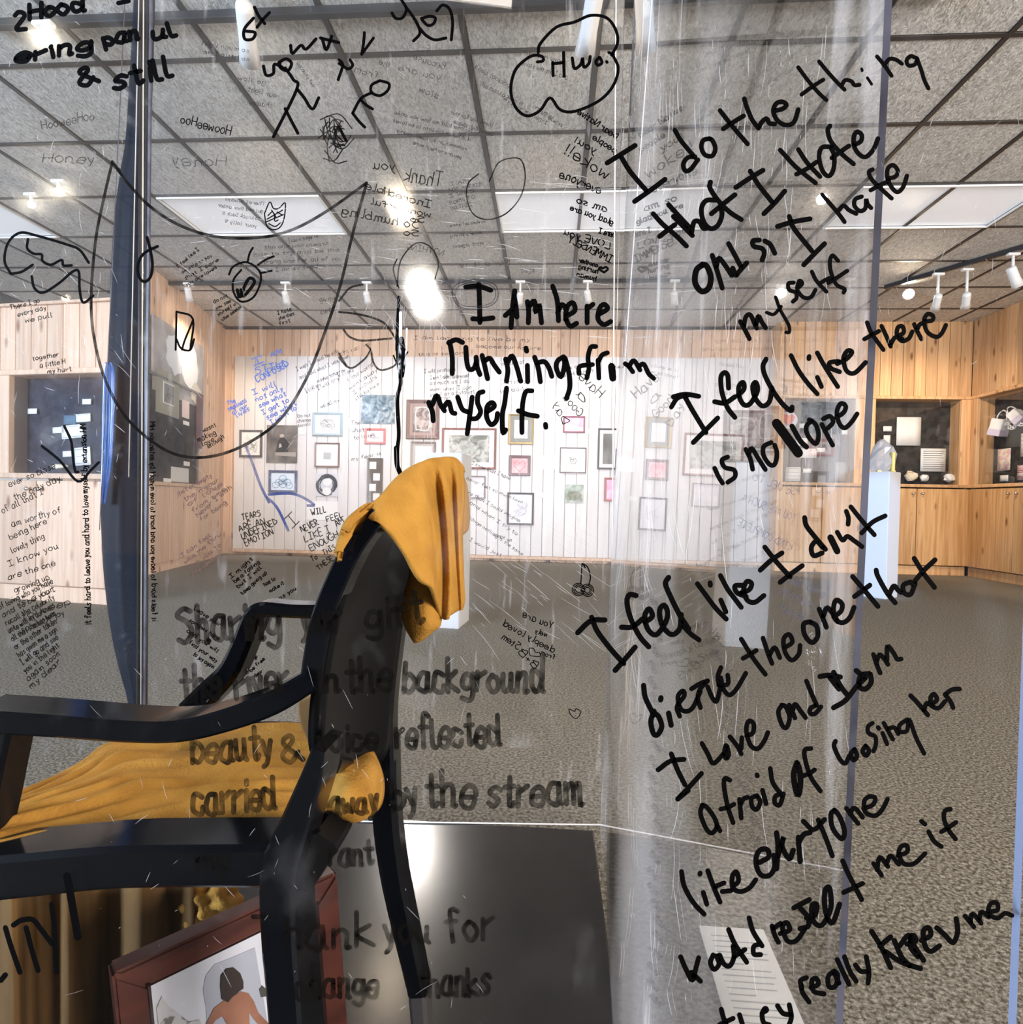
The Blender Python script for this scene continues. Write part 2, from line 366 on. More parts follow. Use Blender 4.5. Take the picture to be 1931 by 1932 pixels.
# ================================================================ display cabinets built of pine
def cabinet(label, loc, rz, W, ox0, ox1, oz0, oz1, top=ZC, ndoor=2, nd=.18, mats=(M_PINE, M_PINED, M_DARK), doors=True, glass=True, nside=None):
    """front face in the local XZ plane at y=0, niche runs to +y"""
    P, DR, DK = mats
    t = thing('display_cabinet', label, 'display cabinet', loc, rz)
    kick = .10; ledge = oz0-.03
    # header boards above the niche
    nh = max(1, round(W/.125)); wd = W/nh
    me = box(-wd/2+.0025, wd/2-.0025, 0, .02, oz1+.035, top, .003); me.materials.append(P)
    for i in range(nh):
        o = part('plank', me, None, t); o.location = (wd*(i+.5), 0, 0)
    part('header_rail', box(0, W, -.012, .03, oz1, oz1+.035, .004), P, t)
    part('side_post', box(0, ox0, -.006, .035, ledge, oz1, .003), P, t)
    part('side_post', box(ox1, W, -.006, .035, ledge, oz1, .003), P, t)
    part('ledge', box(0, W, -.02, .05, ledge-.005, oz0, .004), P, t)
    part('niche_side', box(ox0-.02, ox0, .03, nd, oz0, oz1), nside or P, t); part('niche_side', box(ox1, ox1+.02, .03, nd, oz0, oz1), nside or P, t)
    part('niche_floor', box(ox0, ox1, .03, nd, oz0-.02, oz0), DK, t); part('niche_top', box(ox0, ox1, .03, nd, oz1, oz1+.02), P, t)
    part('niche_back', box(ox0-.02, ox1+.02, nd, nd+.02, oz0-.02, oz1+.02), DK, t)
    if doors:
        wd = W/ndoor
        for i in range(ndoor):
            d = part('door', box(wd*i+.004, wd*(i+1)-.004, -.012, .012, kick+.012, ledge-.02, .003), DR, t)
            kx = wd*(i+1)-.05 if i % 2 == 0 else wd*i+.05
            k = lathe([(.006, 0), (.006, .012), (.014, .018), (.015, .026), (.009, .032)], 12); k.transform(Matrix.Rotation(math.radians(90), 4, 'X'))
            k.transform(Matrix.Translation((kx, -.012, ledge-.075))); part('knob', k, M_KNOB, d)
    part('kick_board', box(0, W, .02, .045, 0, kick, .002), P, t)
    part('carcass', join(box(0, W, .05, nd+.02, kick-.02, kick), box(0, .02, .03, nd+.02, 0, ledge-.01), box(W-.02, W, .03, nd+.02, 0, ledge-.01)), P, t)
    if glass: part('glass', box(ox0, ox1, .034, .038, oz0, oz1), M_CASEGLASS, t)
    return t
M_CASEGLASS = acrylic('case_glass', .0, .0, r0=.04)
Z0 = on_y(1700, 913, YF).z; Z1 = on_y(1700, 753, YF).z
XA0 = 2.60; XA1 = on_y(1634, 900, YF).x; XB1 = XR
c1 = cabinet('pine wall case with heart picture, seen through the clear side panel', (XA0, YF, 0), 0, XA1-XA0, on_y(1467, 800, YF).x-XA0 if on_y(1467, 800, YF).x > XA0+.03 else .03, on_y(1614, 800, YF).x-XA0, Z0, Z1)
c2 = cabinet('pine wall case with two big papers, in the corner right of the blue-lit pedestal', (XA1, YF, 0), 0, XB1-XA1, on_y(1652, 800, YF).x-XA1, on_y(1814, 800, YF).x-XA1, Z0, Z1)
# right-hand wall: front face looks towards -X, its own left end at the corner
c3 = cabinet('pine wall case holding white lanterns, at the right edge of the view', (XR, YF, 0), -math.pi/2, 2.6, .10, 2.2, Z0, Z1, ndoor=4)
# left: freestanding cabinet built in place of a side-panel reflection
A = on_z(-60, 1126); B = on_z(207, 1143); A.z = B.z = 0
dd = (B-A); rzc = math.atan2(dd.y, dd.x); Wc = dd.length
Nc = Vector((-dd.y, dd.x, 0)).normalized()
def loc_c(x, y):
    p = on_plane(x, y, A, Nc); return (p-A).dot(dd.normalized()), p.z
tz = loc_c(80, 576)[1]
ox0 = loc_c(18, 800)[0]; ox1 = loc_c(203, 800)[0]; oz0 = loc_c(100, 893)[1]; oz1 = loc_c(100, 706)[1]
c4 = cabinet('pale pine display case at left, standing in for a reflection in the side panel', A, rzc, Wc, ox0, min(ox1, Wc-.02), oz0, oz1, top=tz, ndoor=2, nd=.12, mats=(M_PINEP, M_PINEP, M_NAVYP), glass=False, nside=plain('grey_side', (.14, .13, .13), .7))
part('top_board', box(-.02, Wc+.02, -.02, .25, tz, tz+.02, .003), M_PINEP, c4)
# left wall cabinet below the dark pinboard
a0 = left_local(414, 912); a1 = left_local(288, 916)
lowW = LL-.02; zt = a1[1]
lc = thing('low_cabinet', 'long low pine cabinet against the left wall, behind the dark post', 'cabinet', LA+LN*.001, rzL)
sg = side
def lbox(x0, x1, d0, d1, z0, z1, b=0): return box(x0, x1, min(d0*sg, d1*sg), max(d0*sg, d1*sg), z0, z1, b)
part('top', lbox(.25, lowW, .02, .12, zt, zt+.035, .004), M_PINEP, lc)
part('kick_board', lbox(.27, lowW, .02, .07, 0, .09), M_PINEP, lc)
for i in range(5):
    dw = (lowW-.27)/5
    d = part('door', lbox(.27+dw*i+.003, .27+dw*(i+1)-.003, .02, .10, .09, zt, .003), M_PINEP, lc)

# ---- cards and papers in the cases
def card(label, P, x, y, w, h, tilt=0, mat=None, name='card', cat='card', lines=0, grp=None, curl=.0):
    """sheet standing in a case: P=(origin, rz, depth) ; x,y local x and z of centre"""
    org, rz, d = P
    t = Matrix.Translation(Vector(org)) @ Matrix.Rotation(rz, 4, 'Z')
    vs = []; fs = []; nn = 4
    for i in range(nn+1):
        for j in range(2):
            u = i/nn-.5; vs.append((u*w, -curl*math.cos(u*math.pi), (j-.5)*h))
    for i in range(nn): fs.append((i*2, i*2+2, i*2+3, i*2+1))
    me = mesh('card', vs, fs, True)
    o = put(name, me, mat or M_PAPER); solid(o, .003, 1)
    o.location = t @ Vector((x, d, y)); o.rotation_euler = (0, tilt, rz)
    tag(o, label, cat, grp)
    if lines:
        mes = []
        for k in range(lines):
            zz = h*(.38-.76*k/max(1, lines-1)); ww = w*random.uniform(.3, .42)
            mes.append(box(-w*.42, ww, -curl-.0045, -curl-.0035, zz-h*.008, zz+h*.008))
        s = put('print_line', join(*mes), M_INKG, o); s['kind'] = 'stuff'
    return o
PB = (Vector((XA1, YF, 0)), 0, .165)
def pbx(x, y): p = on_y(x, y, YF+.165); return p.x-XA1, p.z
def rectB(label, x0, y0, x1, y1, **k):
    a = pbx(x0, y0); b = pbx(x1, y1); return card(label, PB, (a[0]+b[0])/2, (a[1]+b[1])/2, b[0]-a[0], a[1]-b[1], **k)
rectB('large cream sheet pinned at upper centre of the corner case', 1693, 787, 1737, 841, lines=0, curl=.004)
rectB('large white typed sheet at lower right of the corner case', 1738, 846, 1784, 890, lines=9, curl=.01)
rectB('small white card left of the large cream sheet in the corner case', 1667, 804, 1683, 814)
rectB('small white card directly above the glass sculpture', 1668, 821, 1680, 840)
rectB('tiny white card at the lower right corner of the corner case', 1804, 884, 1815, 893)
def stone(label, P3, s, seed, mat):
    random.seed(seed); bm = bmesh.new(); bmesh.ops.create_icosphere(bm, subdivisions=2, radius=1)
    for v in bm.verts:
        v.co *= random.uniform(.72, 1.1); v.co.x *= s[0]; v.co.y *= s[1]; v.co.z *= s[2]
    me = bpy.data.meshes.new('stone'); bm.to_mesh(me); bm.free()
    o = put('crumpled_paper', me, mat); o.location = P3; tag(o, label, 'crumpled paper'); return o
def pb3(x, y, d=.09): return on_y(x, y, YF+d)
M_TAN = noisy('stained_paper', (.62, .48, .30), (.86, .80, .68), (18, 18, 18), .8, bump=.3)
stone('tan crumpled paper on the case floor beside the white pedestal', pb3(1720, 898), (.07, .05, .065), 3, M_TAN)
stone('white crumpled paper between two others on the case floor', pb3(1744, 902), (.05, .04, .045), 4, M_PAPER)
stone('grey white crumpled paper at right on the case floor', pb3(1792, 902), (.065, .04, .05), 5, M_PAPER)
stone('small white crumpled ball in the right corner of the case floor', pb3(1811, 906), (.03, .03, .03), 6, M_PAPER)
random.seed(11)
# corner case c1 cards (seen through clear panel)
def pa3(x, y): p = on_y(x, y, YF+.165); return p.x-XA0, p.z
PA = (Vector((XA0, YF, 0)), 0, .165)
def rectA(label, x0, y0, x1, y1, **k):
    a = pa3(x0, y0); b = pa3(x1, y1); return card(label, PA, (a[0]+b[0])/2, (a[1]+b[1])/2, b[0]-a[0], a[1]-b[1], **k)
rectA('small white label right of the heart picture', 1509, 799, 1526, 808)
rectA('small white label at far right of the heart case, upper', 1589, 811, 1605, 820)
rectA('white card under the heart picture', 1503, 826, 1524, 841)
rectA('wide white card in the middle of the heart case', 1509, 846, 1541, 864)
rectA('small white card joined to the right of the wide white card', 1541, 845, 1557, 853)
rectA('square cream sheet at lower left of the heart case', 1483, 881, 1511, 908, lines=4)
rectA('small white label right of the square cream sheet', 1516, 884, 1531, 892)
rectA('framed pale sheet at the lower right of the heart case', 1577, 872, 1612, 908, mat=plain('grey_card', (.33, .33, .34), .8))
# heart picture
hp = on_y(1488, 791, YF+.16)
hh = thing('heart_picture', 'red heart cut-out on a pale oval in the pine wall case', 'picture', hp)
def flat_poly(pts, y0, y1):
    n = len(pts); vs = [(a, y0, b) for a, b in pts]+[(a, y1, b) for a, b in pts]
    return mesh('poly', vs, [tuple(range(n)), tuple(range(2*n-1, n-1, -1))]+[(i, i+n, (i+1) % n+n, (i+1) % n) for i in range(n)])
part('backing', flat_poly([(.105*math.cos(a), .10*math.sin(a)-.01) for a in [k*math.pi/10 for k in range(20)]], 0, .01), plain('pale_blue_card', (.62, .65, .75), .8), hh)
HS = [(0, -.075), (-.05, -.025), (-.068, .015), (-.06, .045), (-.035, .06), (-.012, .05), (0, .03), (.012, .05), (.035, .06), (.06, .045), (.068, .015), (.05, -.025)]
part('heart', flat_poly(HS, -.012, 0), plain('red_heart', (.65, .09, .06), .5), hh)
# right wall case: lanterns, cards, pink figures
def pr3(x, y, d=.165):
    return on_plane(x, y, Vector((XR+d, 0, 0)), Vector((1, 0, 0)))
def lantern(label, x, y, s, lean):
    p = pr3(x, y, .085)
    t = thing('paper_lantern', label, 'lantern', p); t.rotation_euler = (lean, 0, .3)
    hx = s*.42
    part('body', box(-hx, hx, -hx, hx, -s*.75, s*.35, s*.05), M_WHITE, t)
    part('base_panel', box(-hx*1.04, hx*1.04, -hx*1.04, hx*1.04, -s*.85, -s*.35, s*.04), plain('lilac_paper', (.62, .55, .66), .7), t)
    pts = [Vector((0, hx*.8*math.cos(a), s*.35+s*.6*math.sin(a))) for a in [k*math.pi/10 for k in range(11)]]
    part('handle', tube(pts, s*.05, 6), M_WHITE, t)
lantern('white paper lantern with a lilac lower half, lower one in the right wall case', 1888, 800, .15, .25)
lantern('white paper lantern hung higher in the right wall case', 1917, 783, .12, -.7)
ch = []
for k in range(7):
    p = pr3(1901+k*4.5, 800+6*math.sin(k*.9)+k, .085)
    ch.append([p + Vector((0, .02*math.cos(a), .02*math.sin(a))) if k % 2 else p + Vector((.0, .028*math.cos(a), .012*math.sin(a))) for a in [j*math.pi/5 for j in range(11)]])
chain = thing('paper_chain', 'white twisted paper chain looped beside the lanterns', 'chain', pr3(1915, 805, .085))
for c in ch: world_part('link', tube(c, .006, 6), M_WHITE, chain)
def rectC(label, x0, y0, x1, y1, mat=None, lines=0):
    a = pr3(x0, y0); b = pr3(x1, y1); w = abs(a.y-b.y); h = abs(a.z-b.z)
    return card(label, (Vector((XR, YF, 0)), -math.pi/2, .165), YF-(a.y+b.y)/2, (a.z+b.z)/2, w, h, mat=mat, lines=lines)
rectC('pink and cream painted card in the right wall case', 1884, 848, 1907, 887, noisy('pink_print', (.75, .45, .48), (.85, .78, .60), (22, 22, 22), .7, lo=.45, hi=.55))
rectC('small white label under the pink and cream card', 1888, 897, 1903, 908)
rectC('white sheet at the right edge below the paper chain', 1928, 818, 1945, 860, lines=5)
rectC('red striped print at the bottom right of the right wall case', 1921, 878, 1950, 905, noisy('red_print', (.35, .10, .12), (.8, .7, .7), (4, 4, 60), .7, lo=.45, hi=.55))

# left case (c4) cards
PC = (A, rzc, .105)
def rectL(label, x0, y0, x1, y1, mat=None, lines=0, tilt=0):
    pl = A+Nc*.105
    a = on_plane(x0, y0, pl, Nc); b = on_plane(x1, y1, pl, Nc); u = dd.normalized()
    return card(label, PC, ((a-A).dot(u)+(b-A).dot(u))/2, (a.z+b.z)/2, abs((b-A).dot(u)-(a-A).dot(u)), abs(a.z-b.z), mat=mat, lines=lines, tilt=tilt)
rectL('small white label at far left of the blue-black case', 53, 771, 70, 781)
rectL('small white label near the top right of the blue-black case', 156, 753, 172, 763)
rectL('slate blue card among the white slips', 121, 784, 143, 801, plain('slate_card', (.10, .18, .26), .8))
rectL('white slip right of the slate blue card', 144, 781, 171, 796, lines=1, tilt=-.05)
rectL('long narrow white slip, left of the larger slip', 100, 806, 122, 817, tilt=-.05)
rectL('large tilted white slip under the slate card', 117, 802, 157, 827, tilt=-.08, lines=2)
rectL('small white slip near the bottom of the left case', 119, 851, 138, 862, tilt=-.05)
rectL('tall white page at lower right of the left case', 142, 844, 171, 878, lines=3, tilt=-.08)
stone('pale crumpled scrap on the floor of the left case', on_plane(112, 880, A+Nc*.07, Nc), (.06, .03, .02), 9, M_TAN)
random.seed(12)

# ---- pinboard and pictures on the left wall
def lrect(x0, y0, x1, y1, off):
    pts = [on_plane(x, y, LA+LN*off, LN)-LA for x, y in ((x0, y0), (x1, y1))]
    u0, u1 = sorted([pts[0].dot(LD), pts[1].dot(LD)]); z0, z1 = sorted([pts[0].z, pts[1].z]); return u0, u1, z0, z1
def lput(name, u0, u1, z0, z1, d0, d1, mat, label, cat):
    t = put(name, lbox(u0, u1, d0, d1, z0, z1, .002), mat); t.location = LA; t.rotation_euler = (0, 0, rzL); tag(t, label, cat); return t
u0, u1, z0, z1 = lrect(371, 745, 250, 905, .03)
pbd = thing('pinboard', 'dark grey pinboard on the left wall, right of the navy post', 'pinboard', LA, rzL)
part('panel', lbox(u0, u1, .02, .035, z0, z1, .002), M_DARK, pbd)
rf = lbox(u0-.03, u0, .02, .05, z0-.03, z1+.03, .003); part('frame', join(rf, lbox(u1, u1+.03, .02, .05, z0-.03, z1+.03, .003), lbox(u0, u1, .02, .05, z1, z1+.03, .003), lbox(u0, u1, .02, .05, z0-.03, z0, .003)), plain('grey_frame', (.12, .12, .12), .5), pbd)
def lpic(label, x0, y0, x1, y1, outer, inner, mat_in, name='picture', cat='picture'):
    u0, u1, z0, z1 = lrect(x1, y0, x0, y1, .05)
    t = thing(name, label, cat, LA, rzL); part('mount', lbox(u0, u1, .036, .05, z0, z1, .002), outer, t)
    w = u1-u0; h = z1-z0; k = inner
    part('border', lbox(u0+w*k*.92, u1-w*k*.92, .05, .053, z0+h*k*.92, z1-h*k*.92), M_PAPER, t)
    part('print', lbox(u0+w*k, u1-w*k, .053, .056, z0+h*k, z1-h*k), mat_in, t)
    return t
lpic('square grey print in a wide olive mount on the dark pinboard', 296, 713, 339, 777, plain('olive_mat', (.30, .30, .25), .8), .28, noisy('grey_weave', (.10, .10, .10), (.22, .22, .22), (60, 60, 60), .8))
M_BOY = noisy('grey_blue_print', (.25, .24, .25), (.42, .42, .44), (5, 5, 5), .8)
u0, u1, z0, z1 = lrect(383, 655, 286, 734, .03)
ill = thing('cartoon_picture', 'grey picture of pale white cartoon figures, high on the left wall', 'picture', LA, rzL)
part('sheet', lbox(u0, u1, .02, .04, z0, z1, .004), M_BOY, ill)
def blob(cx, cz, rx, rz_, d0, d1, seed):
    random.seed(seed); pts = []
    for k in range(16):
        a = k*math.pi/8; r = random.uniform(.78, 1.1); pts.append((cx+rx*r*math.cos(a), cz+rz_*r*math.sin(a)))
    me = flat_poly(pts, min(d0*sg, d1*sg), max(d0*sg, d1*sg)); return me
W_ = u1-u0; H_ = z1-z0
part('figure', blob(u0+W_*.62, z0+H_*.62, W_*.17, H_*.30, .04, .043, 1), plain('pale_blue', (.68, .74, .82), .7), ill)
part('figure', blob(u0+W_*.30, z0+H_*.55, W_*.17, H_*.36, .04, .044, 2), plain('pale_ice', (.74, .78, .84), .7), ill)
part('figure', blob(u0+W_*.18, z0+H_*.2, W_*.12, H_*.17, .04, .045, 3), plain('pale_ochre', (.62, .58, .52), .7), ill)
for lab, r, mt in (('small white card below the olive mount', (326, 781, 339, 791), M_PAPER), ('narrow pink drawing right of the olive mount', (346, 753, 359, 791), plain('pink_draw', (.75, .62, .62), .8)),
                   ('small white card under the narrow pink drawing', (348, 793, 359, 804), M_PAPER), ('large pale sheet at the bottom of the pinboard', (325, 880, 358, 911), plain('pale_sheet', (.62, .62, .60), .8)),
                   ('small white card left of the large pale sheet', (311, 902, 325, 911), M_PAPER), ('white tag above the large pale sheet', (349, 870, 360, 880), M_PAPER),
                   ('small white card at the lower left of the pinboard', (284, 893, 291, 903), M_PAPER)):
    u0, u1, z0, z1 = lrect(r[0], r[1], r[2], r[3], .05); lput('card', u0, u1, z0, z1, .037, .041, mt, lab, 'card')
for lab, r in (('white card hanging over the right edge of the pinboard, upper', (360, 773, 366, 790)),):
    pass
# steps of the board's stepped right edge: dark folder panels
u0, u1, z0, z1 = lrect(379, 745, 366, 845, .03); lput('folder', u0, u1, z0, z1, .05, .058, noisy('maroon_cover', (.05, .035, .05), (.15, .05, .06), (9, 9, 9), .6), 'dark maroon folder at the right edge of the pinboard', 'folder')

# ================================================================ pictures on the white board
YP = 7.034
def pic(label, x0, y0, x1, y1, fcol, fw=3, mcol=None, mw=0, art=None, deep=.022, name='framed_picture'):
    a = on_y(x0, y0, YP); b = on_y(x1, y1, YP); cx = (a.x+b.x)/2; cz = (a.z+b.z)/2; w = abs(b.x-a.x); h = abs(a.z-b.z)
    k = YP/F; f = fw*k*1.35; mm = mw*k
    t = thing(name, label, 'picture', (cx, YP, cz))
    if fcol is not None:
        part('frame', ring(-w/2, w/2, -h/2, h/2, f, -deep, .003), fcol if not isinstance(fcol, tuple) else plain('frame_paint', fcol, .4), t)
    else: f = 0
    if mw:
        part('mat', ring(-w/2+f*.8, w/2-f*.8, -h/2+f*.8, h/2-f*.8, mm, -.008, .003), mcol if not isinstance(mcol, tuple) else plain('mat_board', mcol, .8), t)
    q = f+mm
    part('print', box(-w/2+q*.95, w/2-q*.95, -.005, .003, -h/2+q*.95, h/2-q*.95), art, t)
    return t, w-2*q, h-2*q
def draw(t, strokes, w, h, mat, lw, name='drawing'):
    """ink lines on a print; stroke coordinates -1..1"""
    mes = []
    for s in strokes:
        P = cr([Vector((a*w/2, 0, b*h/2)) for a, b in s], 4)
        vs = []; fs = []
        for i, c in enumerate(P):
            d = P[min(i+1, len(P)-1)]-P[max(i-1, 0)]; nn = Vector((-d.z, 0, d.x)); nn = nn.normalized()*lw/2 if nn.length else Vector((lw/2, 0, 0))
            vs += [c+nn+Vector((0, -.0065, 0)), c-nn+Vector((0, -.0065, 0))]
        for i in range(len(P)-1): fs.append((2*i, 2*i+1, 2*i+3, 2*i+2))
        mes.append(mesh('s', vs, fs))
    o = part(name, join(*mes), mat, t); return o
A_WH = plain('white_sheet', (.80, .79, .79), .7)
BK = (.03, .02, .025); BR = (.16, .07, .05)
DW = [[(-.6, .7), (-.2, .3), (-.7, 0), (-.2, -.4)], [(.2, .8), (.5, .2), (.1, -.2), (.6, -.6)]]
def scr(n, seed, r=.8):
    random.seed(seed); return [[(random.uniform(-r, r), random.uniform(-r, r)) for _ in range(4)] for _ in range(n)]
t, w_, h_ = pic('thin black frame with faint pencil lines, leftmost on the white board', 453, 811, 495, 863, BK, 3, None, 0, A_WH); draw(t, scr(6, 1), w_, h_, M_INKG, .004)
A_SEP = noisy('sepia_photo', (.035, .028, .025), (.22, .19, .17), (6, 6, 6), .6, lo=.35, hi=.7)
t, w_, h_ = pic('dark sepia unframed portrait of a seated person in black', 504, 802, 561, 874, None, 0, None, 0, A_SEP, name='portrait_print')
part('figure', flat_poly([(w_*a, h_*b) for a, b in ((-.22, -.28), (.2, -.26), (.22, .02), (.12, .14), (.02, .20), (-.10, .12), (-.16, -.05))], -.008, -.005), plain('black_coat', (.008, .007, .007), .7), t)
part('head', flat_poly([(w_*(.00+.075*math.cos(a)), h_*(.22+.05*math.sin(a))) for a in [k*math.pi/5 for k in range(10)]], -.009, -.005), plain('pale_face', (.45, .38, .33), .7), t)
part('hand', flat_poly([(w_*(a+.02), h_*b) for a, b in ((-.12, -.10), (-.02, -.08), (-.04, 0), (-.09, .02))], -.010, -.005), plain('pale_hand', (.5, .44, .38), .7), t)
part('tablecloth', flat_poly([(w_*a, h_*b) for a, b in ((-.22, -.30), (.46, -.33), (.46, -.21), (-.2, -.22))], -.0095, -.005), plain('pale_table', (.34, .31, .28), .7), t)
t, w_, h_ = pic('navy frame around a blue line drawing of flowers', 508, 887, 561, 930, (.03, .04, .12), 3.5, None, 0, plain('ice_paper', (.66, .76, .88), .7))
draw(t, [[(.3*math.cos(a)+cx, .34*math.sin(a)+cy) for a in [k*math.pi/4 for k in range(9)]] for cx, cy in ((0, .35), (-.35, -.1), (.4, -.1), (-.6, -.4), (.55, -.45), (0, -.35))]+scr(4, 4, .5), w_, h_, plain('blue_ink', (.08, .20, .36), .6), .006)
t, w_, h_ = pic('pale blue-grey frame around a faint text drawing', 591, 778, 647, 823, (.30, .40, .46), 3.5, (.80, .79, .80), 6, A_WH); draw(t, scr(8, 5), w_, h_, M_INKG, .004)
t, w_, h_ = pic('thin brown square frame with a tiny grey print in the middle', 595, 835, 641, 882, BR, 2.2, None, 0, A_WH)
part('small_print', box(-w_*.17, w_*.17, -.007, -.005, -h_*.2, h_*.12), plain('grey_patch', (.40, .40, .41), .8), t)
t, w_, h_ = pic('unframed charcoal drawing of a pale round ghostly figure in swirling blue-black strokes', 597, 893, 638, 937, None, 0, None, 0, plain('grey_paper', (.60, .61, .66), .8), name='ink_drawing')
random.seed(3)
draw(t, [[(r*math.cos(a+o_), r*math.sin(a+o_)) for a in (0, .5, 1.0, 1.6)] for r, o_ in [(random.uniform(.55, .98), random.uniform(0, 6.28)) for _ in range(46)]], w_, h_, plain('blue_black_ink', (.04, .045, .09), .7), .010)
part('body', flat_poly([(w_*(.0+.20*math.cos(a)), h_*(-.28+.17*math.sin(a))) for a in [k*math.pi/6 for k in range(12)]], -.0085, -.005), A_WH, t)
part('head', flat_poly([(w_*(.02+.19*math.cos(a)), h_*(.12+.17*math.sin(a))) for a in [k*math.pi/6 for k in range(12)]], -.009, -.005), A_WH, t)
draw(t, [[(-.05, .38), (-.05, .22)], [(.12, .38), (.12, .26)]], w_, h_, M_INK, .02, 'eye')
A_BLUE = noisy('blue_abstract', (.05, .10, .15), (.36, .44, .50), (7, 7, 7), .7, 6, .40, .62, dist=2, c3=(.75, .73, .72))
t, w_, h_ = pic('busy blue-grey abstract painting without a frame, highest on the board', 682, 745, 745, 800, None, 0, None, 0, A_BLUE, name='abstract_painting')
t, w_, h_ = pic('small coral red frame with pale lettering', 689, 808, 728, 838, (.62, .16, .16), 3.2, None, 0, plain('blush', (.82, .74, .73), .8)); draw(t, scr(4, 8, .6), w_, h_, M_INKG, .005)
t, w_, h_ = pic('tall dark brown panel with a staggered column of white squares', 694, 864, 722, 950, (.12, .09, .07), 2, None, 0, plain('umber', (.09, .065, .05), .8))
for i, (a, b) in enumerate(((-.18, .36), (.12, .09), (-.18, -.16), (.12, -.38))):
    part('square', box(w_*a-w_*.26, w_*a+w_*.26, -.0075, -.005, h_*b-h_*.085, h_*b+h_*.085), A_WH, t)
A_COLL = noisy('collage', (.16, .12, .12), (.55, .48, .47), (12, 12, 12), .7, 5, .40, .6, dist=1)
t, w_, h_ = pic('brown frame around a red and grey collage, just right of the black drip', 768, 754, 829, 829, (.14, .08, .07), 5, (.38, .27, .26), 7, A_COLL); draw(t, [[(-.7, -.9), (-.7, .8), (.6, .8), (.6, -.8), (-.7, -.8)]], w_, h_, A_WH, .012)
t, w_, h_ = pic('grey frame half hidden behind the white pedestal', 776, 833, 822, 905, (.22, .18, .18), 3, (.45, .42, .42), 5, A_WH)
A_LAND = noisy('grey_landscape', (.12, .13, .12), (.50, .50, .48), (7, 7, 9), .7, 6, .40, .60, dist=1.5)
t, w_, h_ = pic('large dark red frame with a grey drawing of a lying head', 835, 807, 936, 886, (.17, .04, .03), 3, (.80, .77, .75), 10, A_LAND)
part('face', flat_poly([(w_*(-.02+.24*math.cos(a)), h_*(.05+.24*math.sin(a)-.1*math.cos(a))) for a in [k*math.pi/8 for k in range(16)]], -.0075, -.005), noisy('grey_face', (.22, .23, .22), (.46, .47, .45), (20, 20, 20), .7), t)
t, w_, h_ = pic('thin grey frame with a washed lilac landscape, under the large dark red frame', 868, 897, 916, 941, (.25, .22, .23), 2, None, 0, noisy('lilac_wash', (.58, .54, .60), (.76, .74, .77), (2, 2, 14), .7))
M_GILT = plain('gilt_frame', (.42, .30, .12), .35, metal=.6)
t, w_, h_ = pic('gold frame with a wide grey mat and white sheet', 960, 781, 1007, 839, M_GILT, 3, (.22, .23, .22), 8, A_WH)
t, w_, h_ = pic('dark frame with a pink heart painting', 961, 859, 1001, 898, (.13, .08, .09), 4, None, 0, noisy('pink_wash', (.75, .30, .34), (.82, .60, .62), (9, 9, 9), .7)); draw(t, [[(0, -.8), (-.7, 0), (-.4, .7), (0, .3), (.4, .7), (.7, 0), (0, -.8)]], w_, h_, plain('rose_line', (.5, .08, .12), .6), .006)
t, w_, h_ = pic('black frame with a faint flower sketch, lowest in its column', 958, 929, 1007, 991, BK, 2.6, None, 0, plain('pale_lilac', (.75, .74, .78), .7)); draw(t, scr(7, 21, .6), w_, h_, plain('faint_ink', (.45, .42, .5), .7), .004)
t, w_, h_ = pic('maroon frame with a violet and pink watercolour', 1063, 785, 1104, 817, (.22, .04, .07), 2.2, None, 0, noisy('violet_wash', (.45, .30, .50), (.82, .62, .68), (6, 6, 6), .7, dist=1))
t, w_, h_ = pic('thin dark square frame with a tiny fox drawing in the middle', 1057, 844, 1106, 893, (.10, .07, .07), 1.6, None, 0, A_WH)
draw(t, [[(-.2, -.1), (-.25, .25), (-.05, .05), (.12, .2), (.25, .05), (.2, -.25), (-.1, -.3), (-.2, -.1)], [(-.1, -.1), (.15, -.05)], [(-.15, .05), (.1, .1)]], w_, h_, M_INK, .007)
t, w_, h_ = pic('green-grey unframed print of a small oven, under the fox drawing', 1067, 914, 1101, 949, None, 0, None, 0, noisy('green_print', (.22, .28, .24), (.48, .55, .50), (16, 16, 16), .7), name='unframed_print')
part('motif', flat_poly([(w_*a, h_*b) for a, b in ((-.38, -.36), (.36, -.36), (.4, -.05), (.3, .14), (-.3, .14), (-.4, -.05))], -.0075, -.005), noisy('olive_motif', (.14, .15, .11), (.30, .30, .24), (25, 25, 25), .8), t)
t, w_, h_ = pic('black frame with a tall dark charcoal figure', 1129, 808, 1167, 886, (.04, .035, .035), 2.5, (.80, .78, .78), 7, noisy('charcoal_art', (.06, .06, .055), (.22, .22, .21), (12, 12, 4), .7))
t, w_, h_ = pic('terracotta frame with a bright pink print, lowest at right', 1141, 901, 1165, 946, (.38, .13, .11), 3, None, 0, noisy('bright_pink', (.72, .28, .50), (.85, .60, .72), (9, 9, 9), .7))
t, w_, h_ = pic('dark etched print in a black frame near the right end of the board', 1366, 774, 1440, 873, (.05, .045, .045), 4, (.16, .16, .165), 8, noisy('etching', (.10, .10, .11), (.40, .40, .41), (13, 13, 13), .7, dist=1)); draw(t, [[(-.8, -.9), (-.8, .8), (.8, .8), (.8, -.9)]], w_, h_, plain('pale_line', (.5, .5, .5), .6), .008)
random.seed(5)
